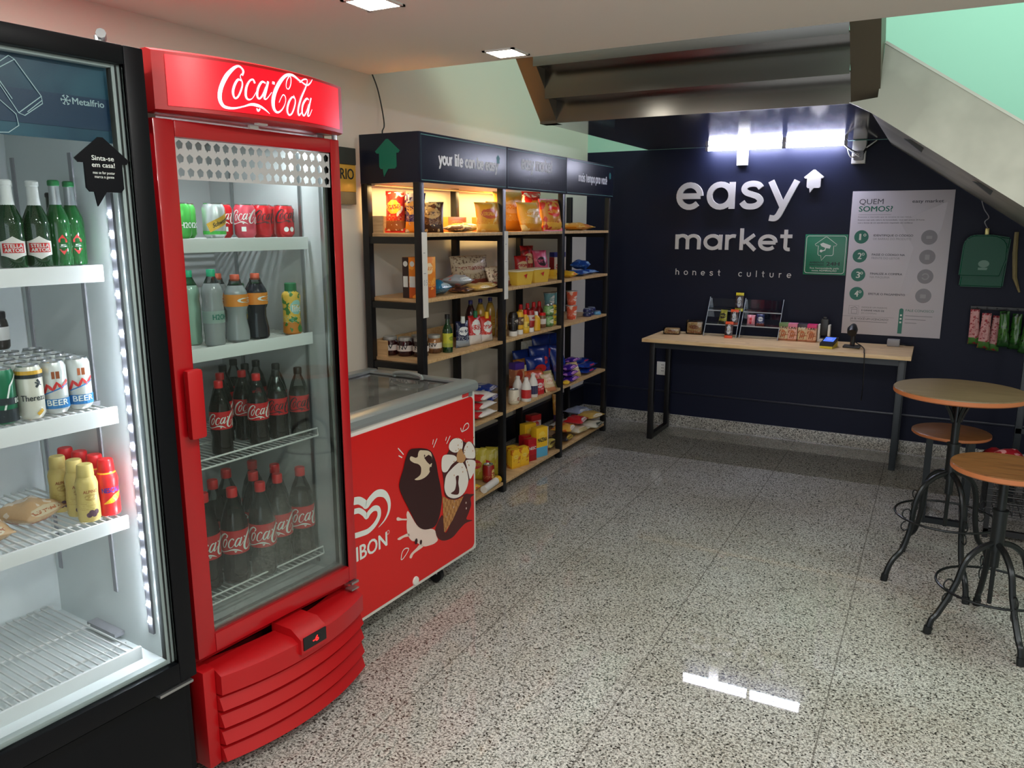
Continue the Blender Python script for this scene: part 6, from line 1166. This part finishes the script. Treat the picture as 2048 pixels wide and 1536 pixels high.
b = MB(); b.tube([(.432, 6.17, 1.575), (.436, 6.165, 1.44), (.452, 6.165, 1.28), (.488, 6.168, 1.185)], [.013, .015, .014, .006], wood('pale_wood', (150, 136, 92), (126, 110, 70), 2, 5), 8); tag(b.build('wooden_stick'), 'pale wooden stick hanging on the navy wall right of the green bag', 'stick')
t = thing('hook_rail', 'small black hook rail holding the row of hanging packets', 'hook rail', (.42, 6.19, 1.07))
b = MB(); b.box(-.20, -.012, -.012, .26, .008, .012, m_blk, .002); b.build('rail', t)
m_hole = M('clear_header', (60, 66, 70), .2)
for k in range(7): b = MB(); b.tube([(-.165 + k * .058, -.012, 0), (-.165 + k * .058, -.085, .004), (-.165 + k * .058, -.09, .012)], .003, m_alu, 6); b.build('hook', t)
pk_fl = PK((206, 150, 146), (150, 40, 60), (70, 120, 50), (150, 40, 50), .4, .5, (.05, .05), .2, noise=50); pk_lf = PK((50, 104, 40), (90, 140, 70), (36, 80, 34), (24, 50, 26), .2, .5, (.1, .2), .2, noise=26)
for k in range(7):
    nm = ['pink flowered packet with green end, leftmost hanging on the hook rail', 'pink flowered packet, second hanging on the hook rail', 'pink flowered packet, third hanging on the hook rail', 'dark green packet, first of the green ones on the hook rail', 'dark green packet, second of the green ones on the hook rail', 'dark green packet, third of the green ones on the hook rail', 'dark green packet, last on the hook rail at the right edge'][k]
    o = bag('hanging_packet', nm, 'packet', 'packets on the hook rail', .075, .235, .045, pk_fl if k < 3 else pk_lf, 220 + k, taper=.75); o.location = (.255 + k * .058, 6.10 - .045 * (k % 2), .83 - .018 * (k % 3)); o.rotation_euler.z = -.2 + .1 * (k % 4); o.rotation_euler.y = .05 * ((k % 3) - 1)

# ================================================================ SMALL SETTLING SHIFTS so that neighbouring packs rest side by side
NUDGE = {'beer_bottle.002':(0.0012,-0.0033,0.0),'beer_bottle.003':(0.0023,-0.0066,0.0),'beer_bottle.004':(-0.0035,0.0099,0.0),'biscuit_pack.001':(0.0187,-0.0104,0.0032),'biscuit_pack.002':(0.0066,-0.0023,0.009),'biscuit_pack.003':(0.0,0.0,0.015),'biscuit_pack.004':(-0.0079,0.0121,0.0037),'biscuit_pack.005':(-0.017,0.0274,0.009),'biscuit_pack.006':(-0.015,0.0429,0.015),'biscuit_pack.007':(0.0066,0.0,0.0042),'biscuit_pack.008':(0.0099,0.0012,0.009),'biscuit_pack.009':(-0.0033,0.0012,0.0028),'biscuit_pack.010':(-0.0033,0.0012,0.009),'blue_packet':(0.0,0.0,0.0036),'blue_packet.001':(0.0,0.0,0.009),'cola_bottle.001':(-0.0035,-0.0099,0.0),'cola_bottle.002':(0.0035,0.0099,0.0),'cola_bottle.004':(-0.0012,-0.0033,0.0),'cola_bottle.005':(0.0012,0.0033,0.0),'cola_bottle.006':(-0.0012,-0.0033,0.0),'cola_bottle.007':(0.0035,-0.0033,0.0),'cola_bottle.009':(-0.0023,0.0066,0.0),'cola_bottle.012':(-0.0012,-0.0033,0.0),'cola_bottle.013':(0.0046,-0.0066,0.0),'cola_bottle.014':(-0.0058,0.0033,0.0),'cola_bottle.015':(0.0023,0.0066,0.0),'dairy_bottle':(-0.0198,0.0069,-0.0002),'dairy_bottle.001':(0.0198,-0.0069,-0.0002),'film_roll':(0.0206,-0.0253,0.0003),'food_bag':(-0.0165,-0.0289,0.0029),'food_bag.001':(-0.0661,-0.0231,0.0014),'food_bag.002':(-0.0562,-0.0197,0.0014),'food_bag.003':(0.0345,-0.0387,0.0014),'food_bag.004':(0.0921,0.0228,0.0042),'food_bag.005':(0.021,-0.001,0.0064),'food_bag.006':(0.0013,0.0187,0.0031),'food_bag.008':(0.0529,0.0185,0.0091),'food_bag.009':(0.0235,-0.0139,0.0163),'food_bag.010':(0.029,0.0282,0.0077),'food_bag.011':(0.0005,0.003,0.0077),'food_bag.012':(0.0695,0.0107,0.0113),'food_bag.013':(-0.0115,0.0199,0.0042),'food_bag.014':(0.0012,0.0033,0.0042),'food_bag.015':(0.0,0.0,0.012),'food_bag.016':(0.0084,-0.0355,0.0043),'food_bag.017':(-0.0046,-0.0198,0.012),'food_bag.018':(0.0533,-0.0396,0.0028),'food_bag.019':(0.0375,-0.0333,0.009),'food_bag.020':(0.0284,0.0624,0.0048),'food_bag.021':(0.0297,0.0326,0.015),'food_bag.022':(0.0173,-0.1057,0.0035),'food_can.002':(-0.012,-0.024,-0.0002),'food_can.003':(-0.012,-0.024,0.0),'milk_drink_bottle.002':(0.0023,0.0066,0.0),'milk_drink_bottle.003':(0.0023,0.0066,0.0),'milk_drink_bottle.004':(-0.0023,0.0,0.0),'milk_drink_bottle.005':(0.0012,0.0033,0.0),'milk_powder_box':(-0.0099,-0.0035,-0.0002),'noodle_tub':(0.0092,0.0264,-0.0002),'phone_holder':(0.0066,0.0023,0.0),'preserve_jar.003':(-0.0033,-0.0012,-0.0002),'preserve_jar.004':(0.0033,0.0012,-0.0002),'red_carton':(0.0218,-0.0225,-0.0002),'red_carton.001':(-0.0132,-0.0046,-0.0002),'red_lid_carton':(-0.0066,0.0023,-0.0002),'red_tin':(-0.0198,0.0069,-0.0002),'rice_box':(-0.0081,-0.0504,-0.0002),'sandwich_pack':(0.0045,0.0456,0.0),'sandwich_pack.001':(0.0218,-0.054,0.0),'sandwich_pack.002':(-0.0297,-0.0081,0.0),'sauce_pouch':(0.0,0.0,0.0012),'sauce_pouch.001':(0.0,0.0,0.0012),'sauce_pouch.002':(0.0,0.0,0.0012),'small_jar.002':(-0.0058,-0.0165,-0.0002),'small_jar.004':(0.0058,0.0165,-0.0002),'small_yellow_pack':(0.0116,-0.033,0.0022),'snack_bag':(0.0285,-0.0099,0.0072),'snack_bag.001':(-0.0097,0.0053,0.0036),'snack_bag.002':(0.0,0.0,0.0036),'snack_bag.003':(0.0132,0.0046,0.0091),'snack_bag.004':(0.0405,-0.0236,0.0036),'snack_bag.005':(0.0033,0.0012,0.003),'snack_bag.006':(-0.0231,-0.0081,0.0054),'snack_bag.007':(0.0231,0.0081,0.0113),'snack_bag.008':(-0.005,-0.0116,0.0034),'snack_bag.009':(-0.0529,0.0324,0.0077),'snack_bag.010':(0.0608,-0.0278,0.0135),'snack_bag.011':(0.0058,-0.0165,0.0041),'snack_bag.012':(-0.0487,-0.0332,0.004),'snack_bag.013':(-0.0243,-0.0553,0.0037),'snack_bag.014':(-0.0056,0.0504,0.0045),'snack_bag.015':(0.0127,-0.0363,0.0026),'snack_bag.016':(-0.0007,0.0363,0.0036),'snack_bag.017':(-0.0216,0.0266,0.008),'snack_bag.018':(0.0216,0.1358,0.016),'snack_bag.019':(0.0,0.0,0.0024),'snack_bag.020':(0.0131,-0.015,0.0024),'snack_bag.021':(0.0429,0.015,0.0069),'snack_bag.022':(-0.0198,-0.0069,0.054),'snack_bag.023':(-0.0297,0.0243,0.0),'snack_bag.024':(0.0496,-0.0173,0.03),'snack_box':(-0.0496,0.0173,-0.0002),'snack_box.001':(-0.0033,-0.0012,-0.0002),'snack_packet':(0.0,0.0,0.0069),'snack_packet.001':(0.0,0.0,0.0392),'snack_packet.002':(0.0123,-0.0892,0.0024),'snack_packet.003':(0.0391,-0.0927,0.0033),'snack_packet.004':(0.0042,-0.0248,0.0036),'snack_packet.005':(-0.0538,-0.0821,0.0047),'snack_packet.006':(0.0,0.0,0.0023),'snack_packet.007':(0.0099,0.0035,0.0036),'snack_packet.008':(0.0,0.0,0.0025),'snack_packet.009':(0.0,0.0,0.0394),'spice_bag':(-0.0551,-0.037,0.0024),'starch_carton':(-0.0162,-0.0462,-0.0002),'starch_carton.001':(0.0132,0.0046,-0.0002),'stick_box':(-0.0033,0.0012,0.0),'stick_box.001':(-0.0033,-0.0035,0.0),'stick_box.002':(0.0,0.0046,0.0),'stick_box.003':(0.0,-0.0046,0.0),'sugar_bag':(0.0,0.0,0.0038),'sugar_bag.001':(0.0,0.0,0.009),'sugar_bag.002':(0.0,0.0,0.015),'white_carton':(0.0012,-0.0033,-0.0002),'yellow_bag':(0.0,0.0,0.0017),'yellow_carton.001':(-0.0035,-0.0099,-0.0002),'yellow_carton.002':(0.0035,0.0099,-0.0002),'yellow_sachet':(-0.0297,0.0104,0.001),'yellow_sachet.001':(0.0,0.0,0.001),'yellow_sachet.002':(0.0,0.0,0.001),'yellow_sachet.003':(0.0,0.0,0.001)}
for _n, _o in NUDGE.items(): bpy.data.objects[_n].location += Vector(_o)
